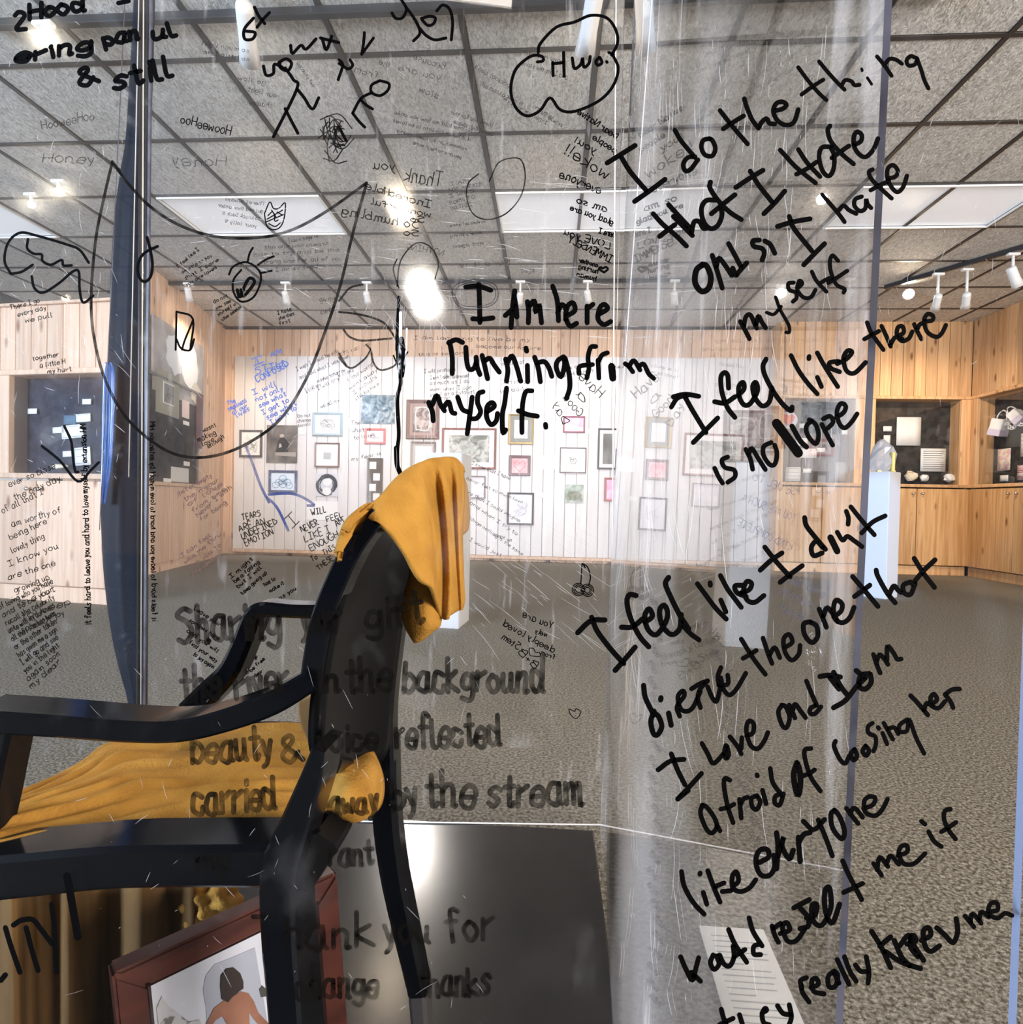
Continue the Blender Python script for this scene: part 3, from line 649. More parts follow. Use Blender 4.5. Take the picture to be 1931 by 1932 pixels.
for lab, r in (('small white caption beside the coral red frame', (651, 790, 661, 808)), ('tall typed sheet right of the gold frame', (1028, 812, 1041, 846)), ('wide typed caption left of the fox drawing', (1023, 860, 1055, 886)),
               ('two-page typed sheet below the blue flower drawing', (580, 945, 637, 982)), ('narrow caption left of the oven print', (1047, 920, 1060, 948)),
               ('small caption left of the pale blue-grey frame', (565, 805, 574, 820)), ('small caption right of the black flower frame', (1012, 930, 1026, 939)), ('small caption right of the maroon frame', (1108, 810, 1117, 818))):
    a = on_y(r[0], r[1], YP); b = on_y(r[2], r[3], YP); ww = b.x-a.x; hh_ = a.z-b.z
    o = put('caption_sheet', box(-ww/2, ww/2, -.002, .001, -hh_/2, hh_/2), A_WH); o.location = ((a.x+b.x)/2, YP, (a.z+b.z)/2); tag(o, lab, 'caption')

# ================================================================ pedestals
def pedestal(label, corner, far_l, far_r, ztop, w=None):
    """corner: floor point of the nearest vertical edge; far_l / far_r: neighbouring floor corners"""
    c = Vector((corner.x, corner.y, 0)); a = Vector((far_l.x, far_l.y, 0)); b = Vector((far_r.x, far_r.y, 0))
    u = (a-c); v = (b-c); v = v - u*(v.dot(u)/u.dot(u))         # square the plan up
    if v.length < .15: v = Vector((-u.y, u.x, 0)).normalized()*u.length
    if v.y < 0: v = -v
    ps = [c, c+v, c+u+v, c+u]
    vs = [(p.x-c.x, p.y-c.y, 0) for p in ps]+[(p.x-c.x, p.y-c.y, ztop) for p in ps]
    me = mesh('ped', vs, [(0, 1, 2, 3), (4, 5, 6, 7), (0, 1, 5, 4), (1, 2, 6, 5), (2, 3, 7, 6), (3, 0, 4, 7)])
    bm = bmesh.new(); bm.from_mesh(me); bmesh.ops.recalc_face_normals(bm, faces=bm.faces); bmesh.ops.bevel(bm, geom=list(bm.edges), offset=.004, segments=2, affect='EDGES'); bm.to_mesh(me); bm.free()
    o = put('pedestal', me, M_PED); o.location = c; tag(o, label, 'pedestal'); return o, c+(u+v)/2
k0 = on_z(1672, 1131); kl = on_z(1621, 1127); zt_ = (on_plane(1676, 889, k0, Vector((0, 1, 0)))).z
ped2, pc2 = pedestal('tall white pedestal carrying a clear glass sculpture, lit blue on its front', k0, k0+Vector((-.13, .16, 0)), k0+Vector((.165, .135, 0)), zt_)
q0 = on_z(866, 1187); ql = on_z(795, 1183); zq = on_plane(866, 854, q0, Vector((0, 1, 0))).z
ped1, pc1 = pedestal('white pedestal standing behind the cloth-draped chair back', q0, ql, q0+Vector((.05, .24, 0)), zq)
# glass sculpture: jagged upright crystal with yellow core
random.seed(8)
gp = thing('glass_sculpture', 'jagged upright clear glass sculpture with a yellow core, on the right pedestal', 'sculpture', (pc2.x, pc2.y, zt_+.001))
M_ICE = plain('cast_glass', (.70, .74, .82), .08, coat=.5); M_ICE.node_tree.nodes['Principled BSDF'].inputs['Transmission Weight'].default_value = .55
bm = bmesh.new(); sx = .075
prof = [(0, .085), (.03, .10), (.09, .115), (.15, .105), (.20, .085), (.245, .05), (.27, .02)]
rings = []
for z, r in prof:
    rg = []
    for k in range(11):
        a = k*2*math.pi/11; rr = r*random.uniform(.72, 1.15); rg.append(bm.verts.new((rr*math.cos(a)*.95, rr*math.sin(a)*.7, z+random.uniform(-.008, .008) if z > 0 else 0)))
    rings.append(rg)
for i in range(len(rings)-1):
    for k in range(11): bm.faces.new((rings[i][k], rings[i][(k+1) % 11], rings[i+1][(k+1) % 11], rings[i+1][k]))
bm.faces.new(rings[-1]); bm.faces.new(rings[0][::-1])
me = bpy.data.meshes.new('ice'); bm.to_mesh(me); bm.free(); part('shard', me, M_ICE, gp)
part('core', box(.035, .06, -.085, -.06, 0, .16, .004), plain('amber', (.75, .55, .12), .4), gp)
part('foot', box(-.06, .085, -.05, .05, 0, .012, .002), plain('brass_foot', (.55, .42, .12), .4, metal=.5), gp)
# printed sheet lying on the carpet beside the booth
fp = [on_z(1319, 1748, .002), on_z(1441, 1756, .002)]
dirp = (on_z(1372, 1932, .002)-fp[0]).normalized(); Lp = .26
c0 = fp[0]; c1_ = fp[1]; c2_ = c1_+(on_z(1517, 1932, .002)-c1_).normalized()*Lp; c3_ = c0+dirp*Lp
pap = thing('printed_sheet', 'white printed page lying on the carpet at lower right', 'paper', c0)
world_part('page', mesh('pg', [c0, c1_, c2_, c3_]+[p+Vector((0, 0, .002)) for p in (c0, c1_, c2_, c3_)], [(3, 2, 1, 0), (4, 5, 6, 7), (0, 1, 5, 4), (1, 2, 6, 5), (2, 3, 7, 6), (3, 0, 4, 7)]), M_PAPER, pap)
vs = []; fs = []
for k in range(20):
    f = .08+.9*k/20; a = c0.lerp(c3_, f); b = c1_.lerp(c2_, f); e = (c3_-c0).normalized()*.0022; z = Vector((0, 0, .0025))
    p0 = a.lerp(b, .14); p1 = a.lerp(b, random.uniform(.80, .9)) if k % 5 else a.lerp(b, .5); i = len(vs); vs += [p0+z, p1+z, p1+e+z, p0+e+z]; fs.append((i, i+1, i+2, i+3))
o = world_part('text_line', mesh('tl', vs, fs), plain('print_grey', (.42, .42, .43), .8), pap); o['kind'] = 'stuff'

# ================================================================ track lights
def rail(label, p, q, name='track_rail'):
    d = q-p; L = d.length; a = math.atan2(d.y, d.x)
    o = put(name, box(0, L, -.018, .018, 0, .035, .003), M_BLACK); o.location = p; o.rotation_euler = (0, 0, a); tag(o, label, 'track rail'); return o
ZR = ZC-.039
rail('long black lighting track crossing the far ceiling in front of the picture wall', Vector((-4.0, 5.52, ZR)), Vector((1.25, 5.52, ZR)))
rail('wide black lighting track across the near ceiling, at the top edge of the view', Vector((-2.6, 2.47, ZR)), Vector((1.6, 2.47, ZR)))
rA = on_z(1670, 546, ZR); rB = on_z(1931, 480, ZR)
rail('black lighting track running back along the right side above the wall cases', Vector((rA.x, rA.y, ZR)), Vector((rB.x+.2, rB.y-.5, ZR)))
def head(label, px, py, Yd, aim, L=.14, r=.03, lit=True, power=0, col=WARM, ang=75, zt=None, grp=None):
    """cylindrical spot: px,py = where its mouth appears, Yd = distance of its track"""
    mouth = on_y(px, py, Yd) if Yd else on_z(px, py, 2.70); aim = Vector(aim); d = (aim-mouth).normalized()
    t = thing('track_light', label, 'track light', mouth, 0, grp)
    R = d.to_track_quat('Z', 'Y').to_matrix().to_4x4()
    b = lathe([(r*.5, -L), (r*.92, -L*.97), (r, -L*.9), (r, -L*.35), (r*1.25, -.0), (r*1.12, 0), (r*.85, -.03)], 18, cap=True); b.transform(R); part('housing', b, M_WHITE, t)
    s = lathe([(0.001, .004), (r*.8, .002), (r*1.0, -.006), (r*1.0, -.012)], 14, cap=False); s.transform(R); part('bulb', s, M_GLOW if lit else M_WHITE, t)
    top = Vector((0, 0, 0))-d*L*.7; zz = ZR-mouth.z
    part('stem', tube([top, Vector((top.x, top.y, zz))], .011, 8), M_WHITE, t)
    part('adapter', box(top.x-.045, top.x+.045, top.y-.018, top.y+.018, zz-.02, zz, .003), M_WHITE, t)
    if power: 
        s_ = spot('spot_beam', mouth+d*.03, aim, power, col, ang)
    return t
head('white spot high on the near track, above the left tiles', 472, 118, 2.47, (-3.2, 7, 1.0), .24, .035, power=90)
head('white spot high on the near track, inside the cloud drawing', 1104, 100, 2.47, (-.5, 7, .9), .24, .035, power=90)
head('small tilted white spot at the left end of the far track', 358, 566, 5.52, (-4.0, 6.6, 1.6), .13, .03, power=70)
head('slim white spot on the far track above the confused text', 542, 573, 5.52, (-2.9, 7.03, 1.4), .13, .03, power=75, col=(.80, .88, 1))
head('white spot on the far track left of the brightest lamp', 695, 572, 5.52, (-1.9, 7.03, 1.4), .12, .03, power=70, col=NEUT)
head('brightest lamp, facing the viewer on the far track beside the black drip', 800, 556, 5.52, (-.1, .75, .0), .12, .04, power=140, col=NEUT, ang=32)
head('white spot on the far track above the writing I am here', 980, 574, 5.52, (-.6, 7.03, 1.4), .12, .03, power=75, col=NEUT)
head('white spot at the right end of the far track', 1112, 570, 5.52, (.8, 7.03, 1.4), .12, .03, power=75, col=NEUT)
head('glowing lamp over the word humbling, aimed at the viewer', 757, 393, 4.0, (0, .6, .8), .1, .028, power=15)
zz_ = on_y(1715, 553, 6.0)
head('warm glowing lamp above the corner case, aimed at the viewer', 1715, 555, rA.y, (0, 0, .8), .1, .04, power=25)
head('left one of the two slim white spots over the corner case', 1765, 583, rA.y-.3, (3.9, YF, 1.5), .15, .03, power=45)
head('right one of the two slim white spots over the corner case', 1822, 580, rA.y-.4, (4.4, YF, 1.4), .15, .03, power=45)
head('large white spot at the right edge of the view', 1922, 540, rB.y, (4.6, 5.3, 1.2), .17, .035, power=60)
head('right-hand spot of the pair glowing at far left', 112, 362, None, (0, .5, .8), .08, .022)
head('left-hand spot of the pair glowing at far left', 60, 386, None, (0, .5, .8), .08, .02)
head('bright lamp in the top left corner', 84, 72, None, (0, .3, .8), .08, .022)
# ================================================================ platform and clear booth
ZP = .02
P1 = on_z(1120, 1566, ZP); P2 = on_z(1165, 1932, ZP)
BL = on_z(650, 1551, ZP); BR_ = on_z(1145, 1558, ZP)
bd = (BR_-BL).normalized(); BNorm = Vector((-bd.y, bd.x, 0)).normalized()
pf = noisy('black_sheet_metal', (.006, .0055, .005), (.018, .016, .015), (9, 9, 9), .20, 6, .3, .7, coat=.0, spec=.4)
pl = put('platform', box(-.93, P1.x, -.15, P1.y, 0, ZP, .003), pf)
tag(pl, 'low glossy black platform under the chair', 'platform')
booth = thing('acrylic_booth', 'clear acrylic booth of upright panels covered in black marker writing', 'display booth')
ZT = 1.95
def slab(a, b, c, d, nrm, t):
    """a,b,c,d corners of the viewer-side face; offset by t along nrm. Big faces use slot 0, edges slot 1"""
    vs = [a, b, c, d]+[p+nrm*t for p in (a, b, c, d)]
    return mesh('slab', vs, [(0, 1, 2, 3), (7, 6, 5, 4), (0, 4, 5, 1), (1, 5, 6, 2), (2, 6, 7, 3), (3, 7, 4, 0)], mi=[0, 0, 1, 1, 1, 1])
M_EDGE = noisy('acrylic_edge', (.045, .042, .055), (.10, .095, .12), (30, 30, 30), .4)
M_EDGEB = plain('bright_acrylic_edge', (.75, .75, .80), .3)
A_FRONT = acrylic('acrylic_front', .003, .04, r0=.004, seed=1, scale=(40, 1, 25))
A_BACK = acrylic('acrylic_back', .02, .22, bloom=.10, r0=.04, seed=2, scale=(60, 1, 7))
A_RIGHT = acrylic('acrylic_right', .20, .55, r0=.06, seed=3, scale=(50, 20, 3))
A_LEFT = acrylic('acrylic_left', .008, .10, bloom=.08, r0=.010, seed=4, scale=(6, 14, 20))
def on_b(x, y, off=0): return on_plane(x, y, BL+BNorm*off, BNorm)
def vert(p, z): return Vector((p.x, p.y, z))
Q1 = on_b(277, 900); Q2 = on_b(1157, 966)
pb_ = slab(vert(Q1, ZP), vert(Q2, ZP), vert(Q2, ZT), vert(Q1, ZT), BNorm, .005)
pb_.materials.append(A_BACK); pb_.materials.append(M_EDGE); pane_b = part('clear_panel', pb_, None, booth, 'rear clear panel behind the chair')
YFR = .155
Pn = on_y(1670, 0, YFR); Pm = on_y(1577, 1932, YFR); Pc = Q2.copy()
RN = (Pn-Pm).cross(Pc-Pm).normalized()
if RN.x < 0: RN = -RN
def rp(Y, z):  # point of the right panel's plane
    return Vector((Pm.x - (RN.y*(Y-Pm.y)+RN.z*(z-Pm.z))/RN.x, Y, z))
pr_ = slab(rp(YFR, 0), rp(Q2.y, 0), rp(Q2.y, ZT), rp(YFR, ZT), RN, .0018)
pr_.materials.append(A_RIGHT); pr_.materials.append(M_EDGE); pane_r = part('clear_panel', pr_, None, booth, 'hazy scratched right side panel with strong reflections')
XL = Q1.x
pl_ = slab(Vector((XL, YFR, ZP)), Vector((XL, Q1.y, ZP)), Vector((XL, Q1.y, ZT)), Vector((XL, YFR, ZT)), Vector((-1, 0, 0)), .005)
pl_.materials.append(A_LEFT); pl_.materials.append(M_EDGE); pane_l = part('clear_panel', pl_, None, booth, 'left side panel with reflected small writing drawn on')
xr_ = on_y(1921, 1500, .15).x
pf_ = slab(Vector((XL, .15, 0)), Vector((xr_, .15, 0)), Vector((xr_+.005, .15, ZT)), Vector((XL, .15, ZT)), Vector((0, 1, 0)), .0025)
pf_.materials.append(A_FRONT); pf_.materials.append(plain('pale_blue_edge', (.20, .23, .32), .4)); pane_f = part('clear_panel', pf_, None, booth, 'front clear panel with the big handwriting')
# corner seams: thin bright and bronze strips at the left rear corner, slim seam at the right one
M_BRZ = plain('bronze_strip', (.05, .042, .038), .35, metal=.5); M_SEAM = plain('glue_seam', (.60, .55, .48), .4)
for (xa, xb, ya, yb_, mt, off, nm) in ((280, 274, 0, 1330, M_BRZ, .008, .005), (268, 262, 0, 1330, M_BRZ, .014, .005), (271, 266, 0, 1330, M_SEAM, -.002, .0012), (262, 243, 0, 900, M_SEAM, -.002, .0010), (236, 188, 0, 1000, M_EDGE, -.003, .0009), (1163, 1152, 0, 1556, M_EDGEB, -.003, .0012)):
    a = on_b(xa, ya, off); b = on_b(xb, yb_, off)
    part('corner_strip', tube([a, b], nm, 6), mt, booth)
part('bottom_seam', tube([vert(Q1, ZP+.002), vert(Q2, ZP+.002)], .0016, 6), M_EDGEB, booth)
tp = on_b(1095, 1380)-BNorm*.003
ma = [on_b(x, y)-BNorm*.003 for x, y in ((956, 1338), (1045, 1335), (1052, 1408), (958, 1410))]
M_TAPE = acrylic('clear_tape', .8, .4, r0=.04, scale=(150, 1, 150)); part('tape_patch', mesh('tape', ma, [(0, 1, 2, 3)]), M_TAPE, booth, 'square patch of translucent tape')
for x, y in ((1170, 1566), (1190, 1566)):
    b_ = lathe([(.001, 0), (.004, .001), (.005, .003), (.004, .006)], 10); b_.transform(Matrix.Translation(on_b(x, y)-BNorm*.01)); part('screw', b_, M_KNOB, booth)
# round suction cup on the right panel
uc = on_plane(1566, 1232, Pm, RN)-RN*.004
cupm = join(lathe([(.0095, 0), (.011, .0008), (.0095, .0016), (.008, .0008), (.0095, 0)], 20, cap=False), lathe([(.0035, 0), (.0045, .001), (.0035, .002), (.003, .001), (.0035, 0)], 14, cap=False))
Rq = (-RN).to_track_quat('Z', 'Y').to_matrix().to_4x4(); Sq = Matrix.Scale(.32, 4)
cupm.transform(Matrix.Translation(uc) @ Rq @ Matrix.Scale(.5, 4)); part('round_scuff', cupm, acrylic('scuff', 1.2, .6, scale=(900, 900, 900)), booth, 'ring-shaped frosted mark')

def scratches(parent, fn_, n, box_, lmin, lmax, ang, spread, seed, wpx=.9):  # pale streaks on a panel: scratches, and flare on the upper rear panel
    rs = random.Random(seed); vs = []; fs = []
    for _ in range(n):
        x = rs.uniform(box_[0], box_[2]); y = rs.uniform(box_[1], box_[3]); L = rs.uniform(lmin, lmax)*rs.random(); a = math.radians(ang+rs.uniform(-spread, spread)); bend = rs.uniform(-.15, .15)
        P = [(x+L*t*math.cos(a+bend*t), y+L*t*math.sin(a+bend*t)) for t in (0, .33, .66, 1)]; hw = wpx*rs.uniform(.3, .7)
        b0 = len(vs)
        for i, (px, py) in enumerate(P):
            k_ = hw*(1-abs(i-1.5)/2.2); vs.append(fn_(px-math.sin(a)*k_, py+math.cos(a)*k_)); vs.append(fn_(px+math.sin(a)*k_, py-math.cos(a)*k_))
        for i in range(3): fs.append((b0+2*i, b0+2*i+1, b0+2*i+3, b0+2*i+2))
    o = part('scratch_and_flare_streaks', mesh('scr', vs, fs), M_SCR, parent); o['kind'] = 'stuff'; return o
M_SCR = acrylic('scratch_flare_mark', .0, .0, r0=.05); _t = M_SCR.node_tree
for n_ in _t.nodes:
    if n_.type == 'MIX_SHADER' and not n_.inputs[0].is_linked: pass
_m = [n_ for n_ in _t.nodes if n_.type == 'OUTPUT_MATERIAL'][0].inputs[0].links[0].from_node
for l_ in list(_m.inputs[0].links): _t.links.remove(l_)
_m.inputs[0].default_value = .42
fB = lambda x, y: on_b(x, y, -.0016)
fR = lambda x, y: on_plane(x, y, Pm-RN*.0016, RN)
fF = lambda x, y: on_y(x, y, .1488)
scratches(pane_b, fB, 60, (810, 860, 885, 1060), 40, 150, 100, 22, 1)
scratches(pane_b, fB, 60, (690, 520, 840, 640), 20, 90, 80, 40, 2)
scratches(pane_b, fB, 70, (880, 980, 1130, 1200), 30, 120, 38, 10, 3)
scratches(pane_b, fB, 120, (300, 120, 1150, 900), 6, 46, 85, 60, 4, .8)
scratches(pane_b, fB, 50, (740, 560, 860, 900), 30, 130, 88, 8, 5)
scratches(pane_r, fR, 150, (1170, 40, 1560, 640), 20, 130, 92, 6, 6, 1.2)
scratches(pane_r, fR, 170, (1170, 640, 1600, 1900), 20, 170, 88, 7, 7, 1.1)
scratches(pane_l, lambda x, y: on_plane(x, y, Vector((XL+.0016, 0, 0)), Vector((1, 0, 0))), 120, (0, 20, 230, 900), 10, 60, 70, 50, 8, 1.2)
scratches(pane_b, fB, 90, (640, 330, 1160, 640), 20, 90, 4, 6, 11, 1.6)  # this and the next set draw ceiling flare as pale streaks
scratches(pane_b, fB, 60, (300, 370, 660, 560), 10, 50, 8, 30, 12, 1.4)
scratches(pane_f, fF, 90, (150, 1200, 900, 1900), 4, 60, 100, 60, 9, 1.0)
scratches(pane_f, fF, 60, (1650, 200, 1920, 800), 4, 40, 95, 50, 10, 1.2)

# ---- navy drape in the left rear corner
rows = []
prof = [(-40, 254, 294), (100, 247, 290), (200, 241, 287), (270, 236, 285), (330, 226, 284), (420, 215, 283), (520, 209, 283), (620, 206, 282), (720, 202, 281), (800, 198, 280), (890, 191, 279), (1000, 191, 278), (1100, 197, 277), (1200, 211, 277), (1260, 224, 276), (1330, 242, 275), (1440, 252, 275), (1552, 258, 275)]
for (y, xa, xb) in prof:
    r = []
    for k in range(13):
        u = k/12; x = xa+(xb-xa)*u
        wv = .010*math.sin(u*3.1)+.0022*math.sin(u*13+y*.003)*(1 if u < .5 else .3)
        r.append(on_b(x, y, .055-wv))
    rows.append(r)
M_SATIN = plain('navy_satin', (.003, .006, .014), .55, spec=.10)
dr = put('navy_drape', sheet(dense(rows, 3, 2)), M_SATIN); solid(dr, .012, 1)
tag(dr, 'tall narrow blue-black satin drape with curved left edge, at the booth left rear corner', 'drape')
rows = []
for (y, xa, xb) in ((684, 203, 206), (700, 198, 214), (740, 196, 215), (790, 195, 214), (850, 194, 211), (890, 194, 206), (925, 194, 199), (950, 194, 195)):
    rows.append([on_b(xa+(xb-xa)*k/12, y, .032-.005*math.sin(k*1.9)) for k in range(13)])
db = part('blue_highlight', sheet(dense(rows, 3, 2)), plain('highlight_blue_satin', (.03, .13, .45), .25, coat=.3), dr, 'blue highlight on the satin folds'); solid(db, .004, 1)  # highlight on the navy satin, put into the colour of this sheet

# ================================================================ armchair
ch = thing('armchair', 'black lacquered armchair with a curved solid back, facing left', 'chair', (on_z(400, 1900, ZP).x, .6, ZP))
def cp(name, me, label=None, mat=None): return world_part(name, me, mat or M_LACQ, ch, label)
cp('seat_rail', beam([(-60, 1668, .470, 86), (60, 1656, .472, 84), (200, 1643, .474, 82), (350, 1640, .476, 82), (500, 1640, .478, 84)], .05))
cp('seat_rail', beam([(380, 1398, .76, 36), (560, 1400, .76, 36), (705, 1450, .72, 36)], .035))
cp('rear_rail', beam([(562, 1672, .485, 52), (610, 1606, .58, 46), (668, 1530, .68, 34), (722, 1490, .73, 30)], .04), None, plain('matt_black_underside', (.004, .004, .005), .75, spec=.1))
cp('rear_leg', beam([(600, 1416, .475, 26), (583, 1478, .475, 44), (553, 1560, .474, 58), (525, 1635, .472, 70), (520, 1700, .470, 70), (524, 1800, .468, 68), (535, 1932, .466, 66), (580, 2540, .46, 64)], .045, .10))
cp('rear_leg', beam([(722, 1400, .715, 46), (722, 1500, .715, 50), (727, 1580, .715, 50), (740, 1670, .715, 48), (760, 1765, .715, 44), (779, 1850, .715, 38), (786, 1884, .715, 36)], .035, .2))
cp('foot_cap', beam([(786, 1884, .715, 34), (790, 1935, .715, 33), (793, 1962, .715, 33)], .033, .2), 'worn metal-banded foot', plain('foot_cap', (.05, .045, .045), .4))
cp('front_leg', beam([(-8, 1370, .50, 56), (-34, 1500, .50, 56), (-90, 1800, .49, 56), (-120, 2480, .48, 54)], .03))
cp('front_leg', beam([(346, 1660, .77, 46), (348, 1800, .77, 44), (350, 1945, .77, 40)], .04))
cp('arm', beam([(-60, 1362, .485, 44), (20, 1367, .488, 44), (110, 1373, .492, 43), (230, 1382, .495, 42), (330, 1382, .497, 42), (420, 1362, .500, 44), (510, 1329, .505, 46), (585, 1286, .51, 42)], .042, .12))
cp('arm', beam([(610, 1156, .70, 28), (545, 1154, .70, 26), (490, 1152, .70, 30), (470, 1170, .70, 36), (452, 1215, .70, 38), (425, 1270, .69, 42), (385, 1312, .68, 46), (350, 1345, .67, 44)], .035, .2))
cp('back_post', beam([(584, 1300, .52, 44), (592, 1240, .52, 44), (606, 1170, .52, 44), (632, 1100, .52, 42), (664, 1035, .52, 40), (704, 985, .52, 32)], .03, .1))
cp('back_post', beam([(722, 1440, .70, 40), (724, 1340, .70, 34), (735, 1240, .70, 32), (747, 1160, .70, 30), (766, 1060, .70, 34), (770, 1000, .70, 30), (800, 930, .70, 28)], .03, .15))
rows = []
for (y, xa, xb) in ((965, 712, 742), (1000, 690, 764), (1040, 668, 775), (1090, 646, 772), (1150, 628, 757), (1220, 612, 747), (1300, 600, 738), (1370, 594, 732), (1410, 596, 726), (1434, 610, 712), (1447, 640, 690)):
    r = []
    for k in range(9):
        u = k/8; x = xa+(xb-xa)*u; r.append(dep(x, y, .525+.165*u+.012*math.sin(u*math.pi)))
    rows.append(r)
bp = world_part('backrest', sheet(dense(rows, 3, 2)), plain('satin_lacquer', (.002, .002, .0025), .28, spec=.13), ch, 'solid curved black back panel'); solid(bp, .012, 0)
cp('back_top_rail', beam([(660, 1045, .53, 22), (700, 985, .56, 26), (760, 925, .62, 30), (820, 893, .68, 30), (868, 905, .72, 26)], .03, .2))
def seatpt(x, y, up=0): return on_z(x, y, .418+up)
near = [(-60, 1616), (0, 1604), (90, 1588), (200, 1576), (300, 1563), (400, 1550), (500, 1538), (590, 1528), (640, 1522), (680, 1512)]
far = [(-60, 1545), (0, 1515), (75, 1480), (150, 1440), (212, 1400), (300, 1396), (400, 1388), (470, 1371), (560, 1368), (640, 1380)]
rows = []
random.seed(4)
for j in range(9):
    v = j/8; r = []
    for k, (a, b) in enumerate(zip(near, far)):
        x = a[0]+(b[0]-a[0])*v; y = a[1]+(b[1]-a[1])*v
        up = 0 if j in (0, 8) else .010*math.sin(v*math.pi)+random.uniform(-.003, .003)
        r.append(seatpt(x, y, 0)+Vector((0, 0, up)))
    rows.append(r)
below = [seatpt(a[0], a[1])+Vector((0, .006, -.030 if k_ < 7 else -.006)) for k_, a in enumerate(near)]
rows = [below]+rows+[[seatpt(b[0], b[1])+Vector((0, 0, -.03)) for b in far]]
D_ = dense(rows, 7, 9)
for i, r in enumerate(D_):
    for j, p in enumerate(r):
        if 6 < i < len(D_)-7: p.z += .0032*math.sin(i*.9+math.sin(j*.10)*2.2+j*.03)*(.6+.4*math.sin(j*.21+i*.4))
seat = put('seat_cover', sheet(D_), M_GOLD); solid(seat, .004, -1)
tag(seat, 'wrinkled mustard yellow cloth stretched over the chair seat', 'cloth')
cp('seat_pad', mesh('pad', [p+Vector((0, 0, dz)) for dz in (-.012, -.035) for p in [seatpt(*q) for q in ((-50, 1608), (600, 1524), (660, 1395), (560, 1380), (215, 1404), (-50, 1540))]],
   [(0, 1, 2, 3, 4, 5), (11, 10, 9, 8, 7, 6)]+[(i, (i+1) % 6, (i+1) % 6+6, i+6) for i in range(6)]))
# bulge of the same cloth under the back panel
rows = [[dep(x, y, d) for x, y, d in r] for r in (
    [(640, 1425, .63), (655, 1432, .63), (672, 1430, .64), (688, 1424, .65), (700, 1418, .66)],
    [(628, 1455, .60), (648, 1455, .585), (672, 1450, .60), (698, 1446, .62), (714, 1452, .66)],
    [(622, 1490, .58), (640, 1490, .57), (662, 1485, .565), (692, 1480, .59), (720, 1482, .66)],
    [(614, 1515, .58), (634, 1512, .57), (652, 1515, .560), (688, 1512, .57), (715, 1515, .64)],
    [(612, 1524, .60), (634, 1530, .585), (652, 1541, .58), (676, 1543, .59), (700, 1532, .64)],
    [(614, 1522, .64), (636, 1526, .64), (652, 1534, .63), (676, 1536, .63), (698, 1526, .66)])]
bu = part('tucked_end', sheet(dense(rows, 5, 5)), M_GOLD, seat, 'bunched end of the cloth'); solid(bu, .004, -1)
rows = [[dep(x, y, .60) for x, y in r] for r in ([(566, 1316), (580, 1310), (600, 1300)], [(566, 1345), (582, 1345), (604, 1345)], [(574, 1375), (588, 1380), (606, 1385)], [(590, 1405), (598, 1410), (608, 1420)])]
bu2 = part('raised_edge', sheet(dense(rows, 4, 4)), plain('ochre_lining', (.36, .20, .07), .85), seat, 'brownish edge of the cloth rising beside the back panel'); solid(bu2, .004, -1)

# ---- cloth over the back
cols = [
 ([(652, 1000), (646, 1015), (641, 1030), (637, 1046), (634, 1060)], .505, .0),
 ([(664, 981), (656, 992), (651, 1005), (647, 1022), (645, 1044)], .510, .0),
 ([(688, 960), (683, 966), (680, 972), (680, 980), (684, 986)], .525, .0),
 ([(716, 936), (714, 950), (716, 964), (720, 978), (728, 993)], .540, -.004),
 ([(740, 908), (744, 935), (750, 965), (757, 1000), (766, 1046)], .555, -.010),
 ([(764, 888), (773, 925), (782, 970), (790, 1030), (797, 1095)], .575, -.014),
 ([(786, 876), (798, 920), (807, 980), (815, 1050), (819, 1112)], .590, -.012),
 ([(798, 872), (812, 920), (820, 985), (827, 1060), (827, 1140)], .610, .0),
 ([(812, 867), (826, 925), (834, 1000), (838, 1080), (836, 1168)], .625, .004),
 ([(830, 865), (840, 925), (848, 1005), (852, 1080), (850, 1162)], .640, -.012),
 ([(846, 864), (853, 925), (858, 1005), (862, 1080), (866, 1152)], .652, .003),
 ([(862, 867), (866, 925), (868, 1000), (871, 1080), (874, 1148)], .664, -.006),
 ([(876, 882), (877, 935), (874, 1000), (876, 1080), (879, 1130)], .690, .0)]
rows = [[dep(c[0][i][0], c[0][i][1], c[1]+c[2]*(1.3 if i else 0)-.004*i*(c[1] > .53)) for c in cols] for i in range(5)]
top = [[dep(c[0][0][0]+2, c[0][0][1]+8, c[1]+.05) for c in cols]]
D_ = dense(top+rows, 8, 6)
for i, r in enumerate(D_):
    for j, p in enumerate(r):
        if i > 8: p.y += .0022*math.sin(j*.55+i*.05)*min(1, (i-8)/10)
cl = put('draped_cloth', sheet(D_), M_GOLD); solid(cl, .004, 1)
tag(cl, 'mustard yellow felt cloth draped over the top of the chair back', 'cloth')
rows = [[dep(x, y, d) for x, y, d in r] for r in (
    [(768, 1030, .625), (780, 1020, .615), (800, 1010, .62), (824, 1010, .63)],
    [(772, 1080, .622), (784, 1075, .610), (806, 1070, .612), (832, 1065, .626)],
    [(762, 1120, .625), (778, 1125, .605), (806, 1125, .600), (835, 1120, .622)],
    [(757, 1160, .625), (774, 1170, .604), (806, 1165, .596), (835, 1160, .618)],
    [(766, 1188, .625), (780, 1198, .612), (806, 1188, .602), (831, 1182, .618)],
    [(776, 1206, .630), (784, 1214, .626), (802, 1206, .622), (818, 1192, .626)])]
tl_ = part('hanging_tail', sheet(dense(rows, 6, 6)), M_GOLD, cl, 'lower pointed tail of the cloth'); solid(tl_, .004, 1)
